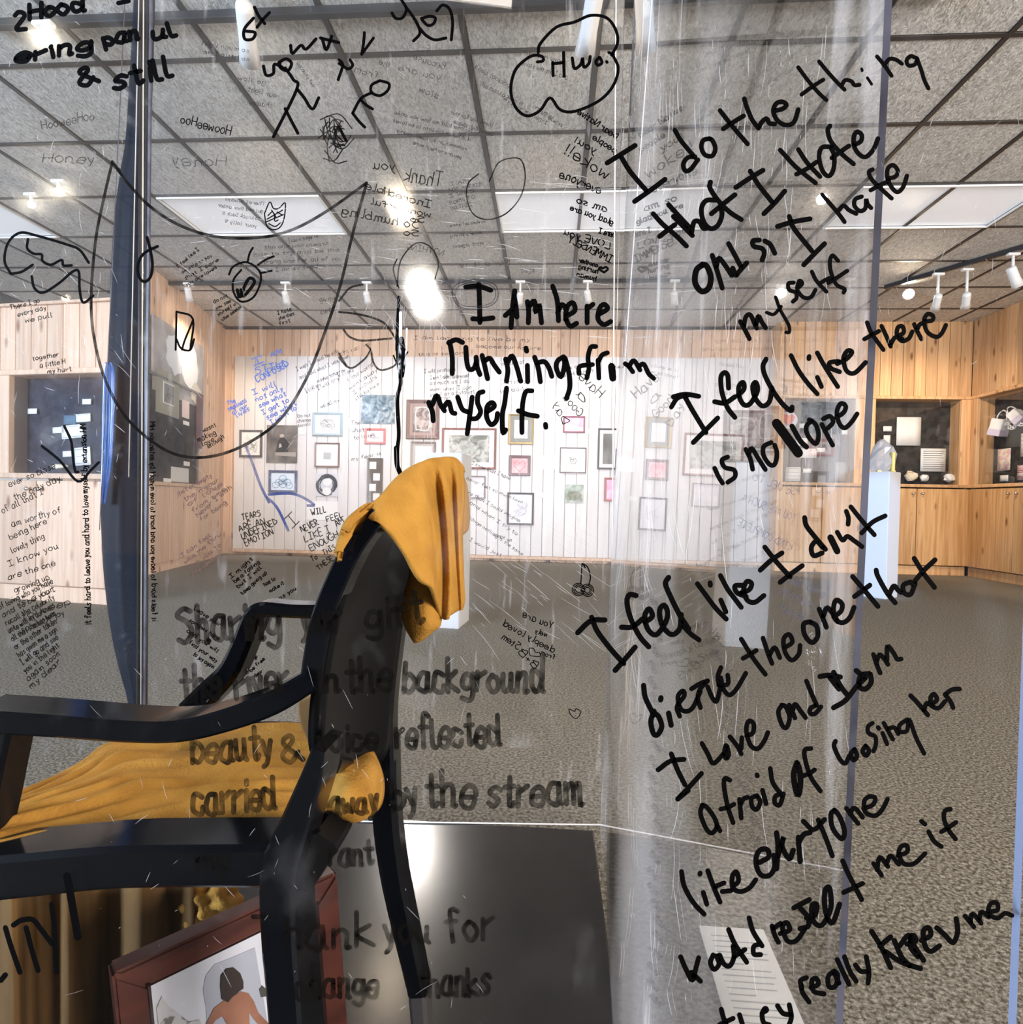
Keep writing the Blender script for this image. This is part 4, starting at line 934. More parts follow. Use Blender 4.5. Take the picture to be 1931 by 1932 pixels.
rows = [[dep(x, y, d) for x, y, d in r] for r in (
    [(870, 905, .70), (876, 900, .71), (882, 915, .73)], [(868, 940, .70), (878, 940, .70), (886, 950, .73)],
    [(866, 975, .70), (878, 975, .705), (887, 980, .73)], [(866, 1012, .705), (876, 1008, .71), (884, 1000, .73)])]
t2 = part('far_fold', sheet(dense(rows, 5, 5)), plain('dull_ochre', (.34, .18, .05), .85), cl, 'brown fold of the cloth at far right'); solid(t2, .004, 1)  # slightly duller ochre than the main cloth

# ================================================================ framed photograph under the chair
TLp = on_z(207, 1826, .262); TRp = on_z(628, 1637, .262); fu = (TRp-TLp); fwid = fu.length; fu.normalize()
fdn = Vector((0, 0, -1)) + fu*.09; fdn.normalize(); fn = fu.cross(fdn).normalized()   # fn points away from viewer?
if fn.y < 0: fn = -fn
pfm = thing('framed_photograph', 'dark red wooden frame with a photograph of a long-haired woman, under the chair', 'picture', TLp)
MF = Matrix((( fu.x, fn.x, -fdn.x, TLp.x), (fu.y, fn.y, -fdn.y, TLp.y), (fu.z, fn.z, -fdn.z, TLp.z), (0, 0, 0, 1)))
HH = .243
def fpart(name, me, mat, label=None):
    me.transform(MF); return world_part(name, me, mat, pfm, label)
M_REDW = noisy('red_brown_wood', (.05, .013, .009), (.10, .028, .018), (10, 10, 40), .32, coat=.3)
tt = .030
for nm_, pts in (('frame_member', ((0, 0), (fwid, 0), (fwid-tt, -tt), (tt, -tt))), ('frame_member', ((0, 0), (tt, -tt), (tt, -HH+tt), (0, -HH))), ('frame_member', ((fwid, 0), (fwid, -HH), (fwid-tt, -HH+tt), (fwid-tt, -tt))), ('frame_member', ((0, -HH), (tt, -HH+tt), (fwid-tt, -HH+tt), (fwid, -HH)))):
    me = flat_poly(list(pts), -.012, .012); bm = bmesh.new(); bm.from_mesh(me); bmesh.ops.recalc_face_normals(bm, faces=bm.faces); bmesh.ops.bevel(bm, geom=list(bm.edges), offset=.003, segments=2, affect='EDGES'); bm.to_mesh(me); bm.free(); fpart(nm_, me, M_REDW)
fpart('inner_lip', ring(tt-.004, fwid-tt+.004, -HH+tt-.004, -tt+.004, .004, -.014, -.004), plain('dark_lip', (.03, .01, .008), .4))
fpart('photo', box(tt, fwid-tt, -.004, .002, -HH+tt, -tt), noisy('sky_photo', (.58, .60, .68), (.74, .76, .84), (6, 6, 6), .4))
def fpx(pts):
    out = []
    for x, y in pts:
        p = on_plane(x-(12 if x > 380 else 0), y-2, TLp-fn*.005, fn)-TLp; zz = p.dot(-fdn); xx = p.dot(fu)
        out.append((xx, zz))
    return out
def fpoly(name, pts, d, mat, label=None): fpart(name, flat_poly(fpx(pts), d-.0006, d), mat, label)
fpoly('cast_shadow', [(383, 1990), (386, 1900), (384, 1865), (392, 1835), (410, 1812), (440, 1798), (486, 1775), (500, 1990)], -.0042, plain('photo_grey', (.40, .42, .50), .5))
fpoly('torso', [(419, 1884), (432, 1878), (452, 1864), (466, 1867), (474, 1882), (480, 1905), (490, 1918), (500, 1930), (500, 1945), (480, 1932), (470, 1918), (464, 1905), (462, 1930), (468, 1990), (420, 1990), (424, 1940), (414, 1915), (400, 1925), (384, 1952), (374, 1990), (366, 1990), (384, 1930), (400, 1900)], -.0052, noisy('photo_skin', (.26, .11, .07), (.36, .17, .11), (30, 30, 30), .5), 'bare-shouldered woman seen from behind')
fpoly('hair', [(416, 1880), (416, 1855), (419, 1832), (430, 1818), (443, 1815), (454, 1826), (458, 1842), (457, 1856), (448, 1864), (437, 1872), (426, 1886)], -.0062, plain('photo_hair', (.030, .018, .016), .6), 'long dark hair')
fpoly('shrubs', [(284, 1990), (284, 1905), (296, 1880), (306, 1900), (322, 1915), (340, 1930), (360, 1925), (372, 1960), (376, 1990)], -.0050, noisy('photo_shrub', (.16, .15, .13), (.60, .60, .62), (70, 70, 70), .6, lo=.42, hi=.5))
fpoly('shrubs', [(486, 1858), (492, 1850), (500, 1858), (497, 1872), (488, 1874)], -.0050, plain('photo_leaf', (.06, .06, .05), .6))
# brown-gold cloth hanging below the seat at lower left
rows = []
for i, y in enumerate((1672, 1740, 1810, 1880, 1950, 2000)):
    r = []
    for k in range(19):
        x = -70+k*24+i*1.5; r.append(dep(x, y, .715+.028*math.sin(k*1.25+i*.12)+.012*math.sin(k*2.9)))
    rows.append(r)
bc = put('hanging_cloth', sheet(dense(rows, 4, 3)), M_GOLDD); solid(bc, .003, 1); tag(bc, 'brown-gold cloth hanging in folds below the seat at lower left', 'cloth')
cy = bpy.data.meshes.new('cr'); random.seed(6)
bm = bmesh.new(); bmesh.ops.create_icosphere(bm, subdivisions=4, radius=1)
for v in bm.verts:
    n_ = v.co.normalized(); q = 1+.16*math.sin(n_.x*9+n_.z*5)+.13*math.sin(n_.z*11-n_.x*6+n_.y*4)
    v.co = Vector((n_.x*.034*q, n_.y*.025*q, n_.z*.040*q))
for f in bm.faces: f.smooth = True
bm.to_mesh(cy); bm.free()
yo = put('crumpled_cloth', cy, M_GOLD); yo.location = dep(396, 1700, .74); tag(yo, 'small crumpled mustard cloth behind the top of the red frame', 'cloth')

# ================================================================ marker writing
def ribbon(pts, wid, seg=5):
    """pts: list of (Vector, normal) on a panel; returns verts, faces of a round-capped ribbon"""
    return None
class Ink:
    def __init__(s, plane, off=0):
        s.pl = plane; s.vs = []; s.fs = []
    def stroke(s, pts, w, smooth=True):
        w = w*1.14 if w > 3 else w
        if len(pts) == 1: pts = [pts[0], (pts[0][0]+.5, pts[0][1]+.5)]
        P = cr([Vector(p) for p in pts], 5) if smooth and len(pts) > 2 else [Vector(p) for p in pts]
        Q = [P[0]]
        for p in P[1:]:
            if (p-Q[-1]).length > .25: Q.append(p)
        P = Q
        if len(P) < 2: P.append(P[0]+Vector((.5, .5)))
        L = []; h = w/2; n = len(P)
        for i in range(n):
            d = (P[min(i+1, n-1)]-P[max(i-1, 0)]); d = d.normalized() if d.length else Vector((1, 0)); nn = Vector((-d.y, d.x))*h
            L.append((P[i]+nn, P[i]-nn, d))
        base = len(s.vs)
        for a, b, d in L: s.vs += [a, b]
        for i in range(n-1): s.fs.append((base+2*i, base+2*i+1, base+2*i+3, base+2*i+2))
        if w > 2:
            for (c, d, i0) in ((P[0], -L[0][2], 0), (P[-1], L[-1][2], n-1)):
                b0 = len(s.vs); nn = Vector((-d.y, d.x))*h; m_ = 5
                for k in range(m_+1):
                    a = math.pi*k/m_; s.vs.append(c+nn*math.cos(a)+d*h*math.sin(a))
                s.fs.append(tuple(range(b0, b0+m_+1)))
        return s
    def crop(s, ox, oy, items, w, k=2.9258):
        """strokes traced in a magnified crop: 'x,y x,y ...|...'"""
        for st in items.split('|'):
            pts = [tuple(float(q) for q in p.split(',')) for p in st.split()]
            s.stroke([(ox+x/k, oy+y/k) for x, y in pts], w)
        return s
    def make(s, mat, parent, name='marker_writing', label=None):
        me = mesh(name, [s.pl(v.x, v.y) for v in s.vs], s.fs); o = part(name, me, mat, parent, label); return o
pF = lambda x, y: on_y(x, y, .1492)
pB = lambda x, y: on_plane(x, y, BL-BNorm*.0012, BNorm)
pL = lambda x, y: on_plane(x, y, Vector((XL+.0012, 0, 0)), Vector((1, 0, 0)))
pR = lambda x, y: on_plane(x, y, Pm-RN*.0012, RN)
FONT = {'a': "56 26 03 01 20 40 55|56 51 60", 'b': "0a 00|04 26 54 52 30 01", 'c': "55 36 16 03 01 20 40 52", 'd': "54 26 06 02 20 41 54|5a 51 60", 'e': "03 53 55 36 15 03 01 20 40 52",
 'f': "59 3a 29 25 20|06 46", 'g': "55 26 04 02 21 42 55|56 5z 3x 0y", 'h': "0a 00|04 26 45 40 50", 'i': "16 10|18 19", 'j': "36 3z 1x 0y|38 39", 'k': "0a 00|46 03 50", 'l': "0a 01 20",
 'm': "06 00|04 26 35 30|34 56 65 60 70", 'n': "06 00|04 26 45 40 50", 'o': "26 04 02 20 41 53 45 26", 'p': "06 0x|05 26 45 52 30 11 02", 'q': "55 26 04 02 21 42 55|56 5x", 'r': "06 00|04 25 46",
 's': "55 36 15 14 33 42 41 20 01", 't': "29 21 30 41|06 46", 'u': "06 02 10 31 43|46 41 50", 'v': "06 20 46", 'w': "06 10 34 50 66", 'x': "06 40|46 00", 'y': "06 21|46 2z 0x", 'z': "06 46 00 50",
 'A': "00 3a 60|14 54", 'B': "00 0a 39 57 36 05|36 54 51 30 00", 'C': "68 4a 19 06 02 20 41 62", 'D': "00 0a 38 65 52 00", 'E': "5a 0a 00 50|05 45", 'F': "5a 0a 00|05 45", 'G': "68 3a 06 02 30 62 64 34",
 'H': "0a 00|6a 60|05 65", 'I': "0a 6a|3a 30|00 60", 'J': "5a 52 30 02", 'K': "0a 00|6a 05 60", 'L': "0a 00 50", 'M': "00 1a 44 7a 80", 'N': "00 0a 60 6a", 'O': "3a 07 03 30 63 67 3a", 'P': "00 0a 49 57 35 04",
 'R': "00 0a 49 57 35 05 60", 'S': "69 3a 08 46 63 30 01", 'T': "0a 7a|3a 30", 'U': "0a 02 20 52 6a", 'V': "0a 30 6a", 'W': "0a 20 45 60 8a", 'X': "0a 60|6a 00", 'Y': "0a 35 6a|35 30", 'Z': "0a 6a 00 60",
 '&': "60 17 39 47 03 20 53", '.': "00 11", ',': "01 0z", '!': "1a 13|10 11", "'": "1a 18", '+': "03 43|25 21", '*': "30 05 18 26 48 55 30", '-': "04 44", '2': "08 2a 58 00 50", '(': "3a 16 12 30", '?': "08 3a 57 24 23|20 21"}
YC = {'z': -1, 'y': -2, 'x': -3, 'w': -4, 'a': 10}
GL = {}
for c, sdef in FONT.items():
    st = [[(float(p[0]), float(YC.get(p[1], p[1]))) for p in s_.split()] for s_ in sdef.split('|')]
    GL[c] = (st, max(p[0] for s_ in st for p in s_))
rT = random.Random(99)
def T(ink, text, x0, y0, x1, y1, h, w, jit=.35, flip=1):
    """handwritten text from (x0,y0) to (x1,y1) px, capital height h px, pen width w px (x1<x0 writes mirror-wise)"""
    tot = sum((GL[c][1]+2.0) if c in GL else 4.0 for c in text)-2
    L = math.hypot(x1-x0, y1-y0); ux, uy = (x1-x0)/L, (y1-y0)/L
    vx, vy = (uy, -ux)
    if x1 < x0: vx, vy = -vx, -vy
    vx *= flip; vy *= flip
    sx = L/max(1, tot); sy = h/10; cur = 0
    for c in text:
        if c not in GL: cur += 4.0; continue
        g, wd = GL[c]; k = rT.uniform(.88, 1.12); dy = rT.uniform(-.6, .6)*jit*2; sl = rT.uniform(-.05, .12)
        for s_ in g:
            pts = []
            for (a, b) in s_:
                a2 = cur+a+b*sl+rT.uniform(-jit, jit)*.5; b2 = b*k+dy+rT.uniform(-jit, jit)*.5
                pts.append((x0+ux*a2*sx+vx*b2*sy, y0+uy*a2*sx+vy*b2*sy))
            ink.stroke(pts, w)
        cur += wd+2.0
    return ink
def worn(name, col, a0=.15, a1=.75, sc_=(90, 1, 90)):
    M, t, b = nt(name); b.inputs['Base Color'].default_value = (*col, 1); b.inputs['Roughness'].default_value = .8; b.inputs['Specular IOR Level'].default_value = .03
    tc = N(t, 'ShaderNodeTexCoord'); mp = N(t, 'ShaderNodeMapping'); mp.inputs['Scale'].default_value = sc_; t.links.new(tc.outputs['Object'], mp.inputs[0])
    nz = N(t, 'ShaderNodeTexNoise', Scale=1.0, Detail=3.0); t.links.new(mp.outputs[0], nz.inputs['Vector'])
    mr = N(t, 'ShaderNodeMapRange'); mr.inputs['From Min'].default_value = .35; mr.inputs['From Max'].default_value = .65; mr.inputs['To Min'].default_value = a0; mr.inputs['To Max'].default_value = a1
    t.links.new(nz.outputs[0], mr.inputs['Value']); t.links.new(mr.outputs[0], b.inputs['Alpha']); return M
M_INKT = worn('translucent_marker', (.006, .005, .004), .75, 1.0, (260, 1, 260))
M_INKU = worn('worn_marker_ink', (.004, .003, .002), .50, .95, (260, 1, 260))
M_INKF = worn('faded_pen', (.03, .028, .03), .35, .85, (200, 1, 200))
M_BLUEM = worn('blue_black_marker', (.03, .05, .16), .6, .95)
R0, R1, R2 = (1271, 0), (1271, 640), (1271, 1272); M0, M1, M2 = (640, 0), (640, 640), (640, 1272); L0, L1, L2 = (0, 0), (0, 640), (0, 1272)
def big(label, *chunks, w=8.0, mat=None, plane=pF, parent=None):
    ink = Ink(plane)
    for (o, s_, *ww) in chunks: ink.crop(o[0], o[1], s_, ww[0] if ww else w)
    return ink.make(mat or M_INK, parent or pane_f, label=label)
big('handwriting: I do the thing', (M0, "1480,900 1560,850 1635,803|1560,870 1610,950 1695,1050|1632,1112 1720,1050 1800,990", 8.5),
 (R0, "8,718 45,780 120,870|120,865 80,870 55,905 65,942 95,935 135,882|200,765 165,775 155,815 175,855 215,860 232,820 215,775 195,765"),
 (R0, "258,610 320,690 410,795|275,712 330,675 388,640|392,545 405,590 435,660 470,708|470,706 490,672 515,655 530,680 560,685|555,612 600,602 625,580 602,562 568,572 552,615 575,665 620,690 665,675 690,605"),
 (R0, "690,372 740,440 800,510 845,552|708,522 765,480 828,440|805,340 855,400 905,455 945,495|930,470 950,442 985,450 1000,470 1028,468", 7),
 (R0, "1040,380 1043,390|1072,430 1095,465", 5), (R0, "1125,312 1165,360 1205,418|1172,350 1195,325 1230,330 1262,352|1345,322 1310,310 1288,335 1300,362 1335,355 1348,325|1345,322 1370,390 1385,440 1408,488", 7))
big('handwriting: that I Hate', (M0, "1735,1180 1790,1240 1860,1300 1918,1358|1770,1305 1815,1270 1855,1240|1820,1130 1870,1185 1935,1255", 8.5),
 (R0, "0,1195 50,1245 105,1300|100,1285 115,1225 145,1225 165,1260 190,1258|235,1105 180,1108 155,1155 168,1225 205,1262 245,1245 268,1190 262,1140|205,1005 203,1040 250,1110 310,1170 375,1212|210,1180 270,1130 340,1075", 8.5),
 (R0, "345,1035 420,985 495,940|425,945 470,1020 545,1115|500,1180 560,1120 615,1055", 8.5),
 (R0, "590,828 680,925 785,1010|690,825 740,900 810,975|680,962 740,930 790,895|872,810 820,815 805,870 825,945 860,972 885,930 888,860 868,812|865,695 853,720 870,780 930,850 995,905|875,872 920,840 970,805|998,800 1035,780 1040,745 1015,728 997,755 1000,812 1030,855 1065,865 1105,825 1130,765", 8))
big('handwriting: and so I hate', (R0, "165,1460 128,1490 120,1560 155,1608 195,1590 207,1530 185,1470 160,1460", 10), (R0, "215,1410 240,1490 270,1590|238,1470 252,1425 290,1470 322,1520|305,1345 335,1400 372,1470|405,1452 362,1500 345,1520 328,1480", 8.5),
 (R0, "475,1325 440,1330 445,1360 490,1372 502,1400 490,1435|505,1330 535,1350 560,1398|575,1250 660,1225 755,1208|640,1195 665,1260 765,1385|720,1462 780,1400 835,1345", 8.5),
 (R0, "822,1075 870,1130 920,1190 945,1225|910,1165 940,1135 970,1160 1010,1180|1040,1085 1005,1100 1000,1135 1030,1165 1060,1150 1065,1100 1072,1125 1092,1148|1100,935 1080,950 1095,990 1150,1045 1205,1095|1090,1050 1140,1022 1190,1000|1185,985 1225,975 1240,945 1215,912 1185,930 1183,985 1210,1040 1240,1060 1270,1030 1290,970", 7.5))
big('handwriting: my self', (R0, "370,1775 395,1820 420,1870|390,1800 400,1750 425,1738 450,1790 460,1812|458,1790 470,1745 490,1780 510,1810", 8), (R0, "515,1725 555,1735 595,1692|565,1640 590,1710 635,1790 640,1832 622,1835", 6),
 (R0, "665,1560 635,1565 640,1600 675,1615 680,1645 660,1665|685,1592 712,1565 695,1550 685,1600 720,1642 760,1640 785,1600|765,1500 790,1550 845,1610|815,1560 860,1535|910,1440 880,1410 865,1440 870,1500 900,1570 945,1595 940,1615|855,1562 910,1528 960,1495", 7))
big('handwriting: I feel like there', (M1, "1835,375 1870,325 1931,308", 8), (R1, "0,318 65,304 140,315|65,320 110,400 180,515|110,570 180,500 245,435", 8.5),
 (R1, "305,270 300,200 280,185 262,215 270,300 300,380 340,432|228,345 285,352 340,318|355,312 390,275 385,238 362,262 365,320 390,362 425,355 465,285 455,238 438,262 450,320 490,368 530,345 545,270|512,110 495,150 510,210 560,300 610,365 650,395 656,375", 8.5),
 (R1, "650,90 690,170 740,240 795,302|750,95 748,108|795,210 818,262|795,75 830,140 880,220 908,262|912,122 862,130 870,160 918,180|905,135 955,110 987,72 962,64 940,105 955,172 1000,187 1062,128", 8),
 (R0, "1070,1780 1095,1840 1160,1931|1055,1872 1095,1850 1135,1828|1150,1800 1178,1860 1200,1912|1198,1905 1225,1862 1262,1868|1240,1855 1272,1835 1265,1802 1240,1808 1235,1850 1262,1882 1300,1868 1320,1830|1330,1790 1348,1830 1370,1872|1345,1822 1362,1790 1388,1785|1385,1775 1430,1768 1432,1742 1402,1735 1385,1772 1402,1832 1452,1860 1482,1840 1505,1795", 7.5))
big('handwriting: is no hope', (R1, "228,712 250,760 272,795|300,650 268,668 285,708 335,722 340,760 300,790|400,608 425,660 438,718|415,640 432,602 470,660 508,720|540,570 500,592 498,640 530,690 560,690 572,630 560,585", 8),
 (R1, "570,465 640,560 690,628", 16), (R1, "655,480 700,560 735,595", 9), (R1, "765,450 735,480 742,530 785,578 802,530 785,470 750,445|820,470 850,530 880,585|828,440 865,425 882,458 852,492|900,432 940,405 952,370 925,355 903,400 915,462 945,490 982,460 1015,412", 8))
big("handwriting: I feel like I don't", (M1, "1318,1620 1390,1555 1468,1550|1395,1535 1425,1610 1500,1710 1572,1790|1525,1828 1580,1765 1635,1700", 9),
 (M1, "1640,1415 1605,1410 1590,1450 1610,1540 1660,1640 1710,1698|1560,1590 1620,1588 1675,1545|1690,1562 1730,1530 1712,1488 1688,1530 1705,1600 1750,1632 1800,1570 1815,1510 1795,1468 1770,1500 1785,1580 1835,1630 1880,1600 1890,1520|1820,1315 1803,1350 1830,1420 1880,1520 1931,1600", 9),
 (R1, "60,1590 100,1630 142,1660|133,1350 170,1400 230,1480 292,1545|203,1345 204,1358|262,1440 290,1505|260,1305 300,1380 345,1440 375,1480|382,1358 340,1362 352,1400 402,1420|372,1402 420,1382 432,1348 405,1338 388,1385 408,1440 450,1452 500,1415", 8.5),
 (R1, "480,1275 540,1220 600,1180|505,1148 570,1230 645,1312|590,1342 650,1295 712,1250|725,985 735,1030 785,1095 840,1160|825,1150 790,1115 762,1150 775,1195 822,1180", 8.5), (R1, "868,1095 905,1170", 11), (R1, "905,1065 935,1110 960,1088 995,1110 1042,1145|955,950 967,985 965,1022|980,925 1040,1000 1110,1080|1040,1070 1100,1010 1170,975", 8))
big('handwriting: deserve the one that', (M2, "1682,62 1692,130 1738,225|1740,205 1722,260 1735,325 1758,335 1782,290 1765,235 1742,215", 9), (M2, "1778,130 1776,142|1820,215 1834,282", 9),
 (R1, "190,1885 150,1900 100,1930", 8), (R2, "35,232 20,180 60,120 52,92 25,125 40,190 75,205 110,180 150,95|150,185 135,130 150,80 188,38|190,70 215,130 240,148 262,60", 8), (R1, "262,1812 245,1870 262,1931", 8), (R2, "250,60 300,55 300,5|262,20 275,80 310,115 350,80 400,-5", 8),
 (R1, "375,1655 440,1760 508,1850|385,1762 420,1742 458,1718|495,1650 525,1740 545,1790|530,1745 560,1702 588,1758|620,1700 657,1672 640,1630 610,1652 615,1722 652,1772 692,1740 700,1690", 8),
 (R1, "755,1560 720,1572 725,1632 765,1675 797,1640 790,1582 750,1560|805,1490 830,1550 845,1590|828,1530 850,1482 890,1530 908,1560|885,1532 925,1502 932,1462 900,1440 885,1480 892,1542 932,1565 972,1540 998,1480", 8.5),
 (R1, "990,1310 1050,1380 1130,1475|1000,1420 1042,1390 1085,1358|1120,1275 1130,1310 1180,1400 1225,1455|1190,1412 1217,1362 1240,1385 1258,1398|1310,1340 1270,1358 1275,1400 1310,1408 1335,1350|1330,1210 1380,1290 1442,1370|1320,1352 1380,1280 1445,1218", 8.5))
big('handwriting: I Love and I am', (M2, "1762,528 1830,480 1905,470|1835,440 1870,530 1910,610|1870,690 1928,642", 8.5), (R2, "25,688 90,620 155,548", 8.5),
 (R2, "158,382 190,440 215,490 240,480 280,435", 8), (R2, "290,395 284,430 292,465 304,440 295,400", 9), (R2, "312,345 355,400 375,440|375,410 378,350|405,342 440,322 442,272 415,260 403,312 425,390 465,412 500,372 522,322", 8),
 (R2, "600,170 580,210 600,280 625,295 642,240 622,182 600,170|640,170 672,242|658,205 672,165 700,200 730,240|735,38 760,100 792,172|788,172 758,188 755,215 782,218 815,180", 8),
 (R1, "810,1862 860,1855 922,1865|860,1860 890,1900 915,1931", 9), (R2, "885,-10 920,60 958,112|885,185 950,145 1010,70 1060,20|1060,20 1010,-20", 9), (R1, "1080,1845 1035,1858 1025,1915 1060,1931 1092,1895 1088,1850", 9), (R1, "1105,1740 1125,1800 1142,1842|1120,1790 1138,1742 1165,1765 1185,1795|1180,1770 1182,1695 1215,1730 1235,1765 1258,1765", 8))
big('handwriting: afraid of loosing her', (R2, "160,722 150,770 180,850 212,878 240,840 225,790 185,735 160,722|240,830 258,865|312,585 285,575 280,620 300,730 330,820|262,745 300,735 335,718|365,690 370,740 375,795|370,722 388,688 412,680|462,670 432,685 435,730 460,747 480,705 462,672", 8),
 (R2, "462,555 464,562|492,640 512,715|535,520 550,600 600,668|602,660 565,672 560,710 588,722 608,660", 8), (R2, "682,490 665,550 672,620 690,668 702,600 697,530 682,490", 10), (R2, "760,410 725,420 730,480 760,570 812,645|715,562 750,548 780,528", 8),
 (R2, "895,370 888,400 920,470 950,492 972,450", 8), (R2, "1000,415 980,440 995,475 1014,452 1002,415|1062,395 1045,425 1065,450 1080,422 1062,395", 8), (R2, "1100,270 1075,290 1078,325 1115,345 1118,390 1105,425|1130,293 1135,300|1155,325 1180,385|1162,270 1212,360|1190,300 1220,295 1242,330|1292,250 1250,280 1250,315 1290,312 1302,250 1340,350 1385,438", 7.5),
 (R2, "1310,118 1350,160 1405,225|1385,195 1400,160 1432,178|1420,168 1455,142 1440,110 1420,132 1430,175 1465,187 1500,150|1500,112 1530,150 1545,185|1500,112 1540,85 1580,82", 8))
big('handwriting: like everyone', (R2, "45,1090 60,1170 110,1260 170,1325|148,1098 147,1104|165,1205 185,1270|190,1085 225,1180 258,1258|232,1172 280,1152|270,1200 318,1195|325,1172 360,1142 347,1090 325,1120 330,1180 370,1200 420,1180 455,1135", 8.5),
 (R2, "475,1040 525,1010 520,970 480,970 458,1010 462,1070 490,1112 535,1108 560,1060 555,1000|570,875 578,960 570,1075|565,1040 610,900 600,950 640,1020 662,972|690,900 700,1035|690,935 720,885 755,875", 9), (R2, "718,812 775,858 835,802|800,805 840,900 878,1003|890,750 870,775 880,850 930,910 945,865 920,790 890,750", 8.5),
 (R2, "955,740 985,780 1020,825|975,772 1000,738 1045,790|1050,742 1100,722 1115,685 1085,675 1055,700 1060,760 1110,782 1150,752 1183,690", 8))
big('handwriting: would resent me if', (R2, "40,1560 70,1630 105,1690 125,1620 140,1565|100,1645 150,1695|220,1550 205,1592 225,1630 252,1600 238,1555|255,1550 280,1600 312,1610 335,1560 330,1500|305,1410 340,1490 405,1590|335,1560 395,1520|418,1345 440,1420 490,1500|482,1490 445,1502 445,1545 482,1548", 8.5),
 (R2, "545,1390 560,1440 580,1480|555,1402 592,1375|590,1432 642,1412 625,1370 603,1400 630,1472 680,1470 730,1400", 8.5), (R2, "665,1290 750,1245|700,1290 742,1340 745,1390 700,1405|735,1345 782,1330 792,1272 765,1280 772,1360 820,1385 870,1290 862,1180 838,1195 835,1270 850,1340 880,1372 918,1270", 9), (R2, "935,1030 970,1110 1040,1245|940,1205 990,1182 1045,1155", 8.5),
 (R2, "1105,1045 1150,1110|1125,1080 1140,1010 1185,1062|1180,1042 1200,1002 1245,1050|1240,1002 1290,982 1290,948 1260,950 1245,990 1272,1045 1330,1045 1390,990|1370,812 1390,828|1410,870 1440,922 1480,952|1530,745 1500,755 1495,800 1520,860 1558,910|1480,870 1522,845 1560,818", 8))
big('handwriting: they really knew me', (R2, "265,1850 275,1890 292,1935|255,1935 330,1900|365,1880 382,1935|490,1870 515,1855 505,1845 490,1880 500,1925 530,1935|640,1825 652,1890 640,1935|575,1830 605,1872 645,1880", 8.5),
 (R2, "705,1720 715,1760 750,1810|710,1730 702,1692 735,1675|760,1730 800,1712 790,1680 765,1692 775,1750 832,1765|885,1640 855,1670 860,1725 895,1722 908,1662 885,1640 915,1705|905,1575 935,1640 970,1712|945,1560 975,1640 1010,1695|1005,1605 1035,1640 1072,1640|1065,1560 1080,1640 1075,1705", 8.5),
 (R2, "1095,1420 1150,1510 1200,1620|1140,1500 1200,1450|1170,1530 1260,1590 1365,1625|1220,1470 1260,1560 1305,1610|1250,1500 1300,1440 1330,1500 1382,1580|1290,1490 1340,1472 1320,1440 1308,1500 1350,1560|1370,1470 1420,1442 1410,1400 1380,1420 1390,1500 1422,1530 1470,1500|1455,1400 1500,1440 1545,1482 1570,1420 1562,1350", 9),
 (R2, "1610,1335 1660,1395|1640,1370 1652,1322 1700,1375|1690,1350 1702,1312 1742,1340|1740,1312 1790,1302 1785,1262 1750,1270 1740,1322 1790,1347 1830,1320 1870,1332", 8))
big('handwriting: I Am here', (M0, "700,1585 770,1580 838,1602|772,1565 776,1680 778,1780|738,1760 790,1762 850,1755|918,1742 975,1690|970,1605 958,1700 950,1808|968,1640 978,1700 982,1750|1040,1665 1047,1720 1045,1782|1045,1700 1078,1660 1087,1725 1105,1682 1118,1782|1180,1580 1205,1660 1212,1770|1207,1725 1228,1682 1252,1705 1252,1765|1255,1745 1302,1715 1292,1672 1262,1690 1252,1750 1275,1800 1312,1785|1370,1690 1370,1782|1370,1705 1402,1680|1435,1735 1482,1705 1465,1680 1440,1700 1430,1760 1462,1792 1500,1775", 8.5))
big('handwriting: running from', (M1, "605,20 645,3 682,18|612,20 625,100 625,190|700,45 705,120 718,165 745,160 760,120|757,100 762,150 778,195|790,90 805,150 820,218|805,120 832,105 855,140 885,182|920,110 932,170 925,232|930,130 955,92 980,150 1003,232|1032,50 1036,66|1040,145 1042,235|1080,100 1100,160 1112,235|1095,130 1135,125 1160,160 1175,205|1240,97 1207,120 1200,160 1225,208 1245,150 1245,100 1268,180 1275,260 1257,325", 8.5),
 (M1, "1418,40 1390,45 1375,100 1380,160 1368,215|1325,190 1330,150 1400,140|1430,115 1435,215|1430,130 1452,88 1482,75", 8), (M1, "1505,150 1512,215", 12), (M1, "1580,135 1600,150 1622,180|1600,152 1628,118 1662,170|1655,152 1682,137 1710,190 1738,217", 8))
big('handwriting: myself.', (M1, "495,350 515,400 520,450|515,362 540,310 560,360 582,395|580,372 605,345 622,400 640,410|655,320 680,385 712,402|735,320 722,420 708,522|795,290 770,302 765,350 782,400 762,435 735,440|815,402 857,372 845,350 818,372 815,430 840,472 868,450 875,410|925,270 915,350 902,420 905,515 920,500|1065,285 1032,290 1015,350 1010,440 1010,515|990,395 1040,415 1095,425|1140,470 1142,486", 8.5))
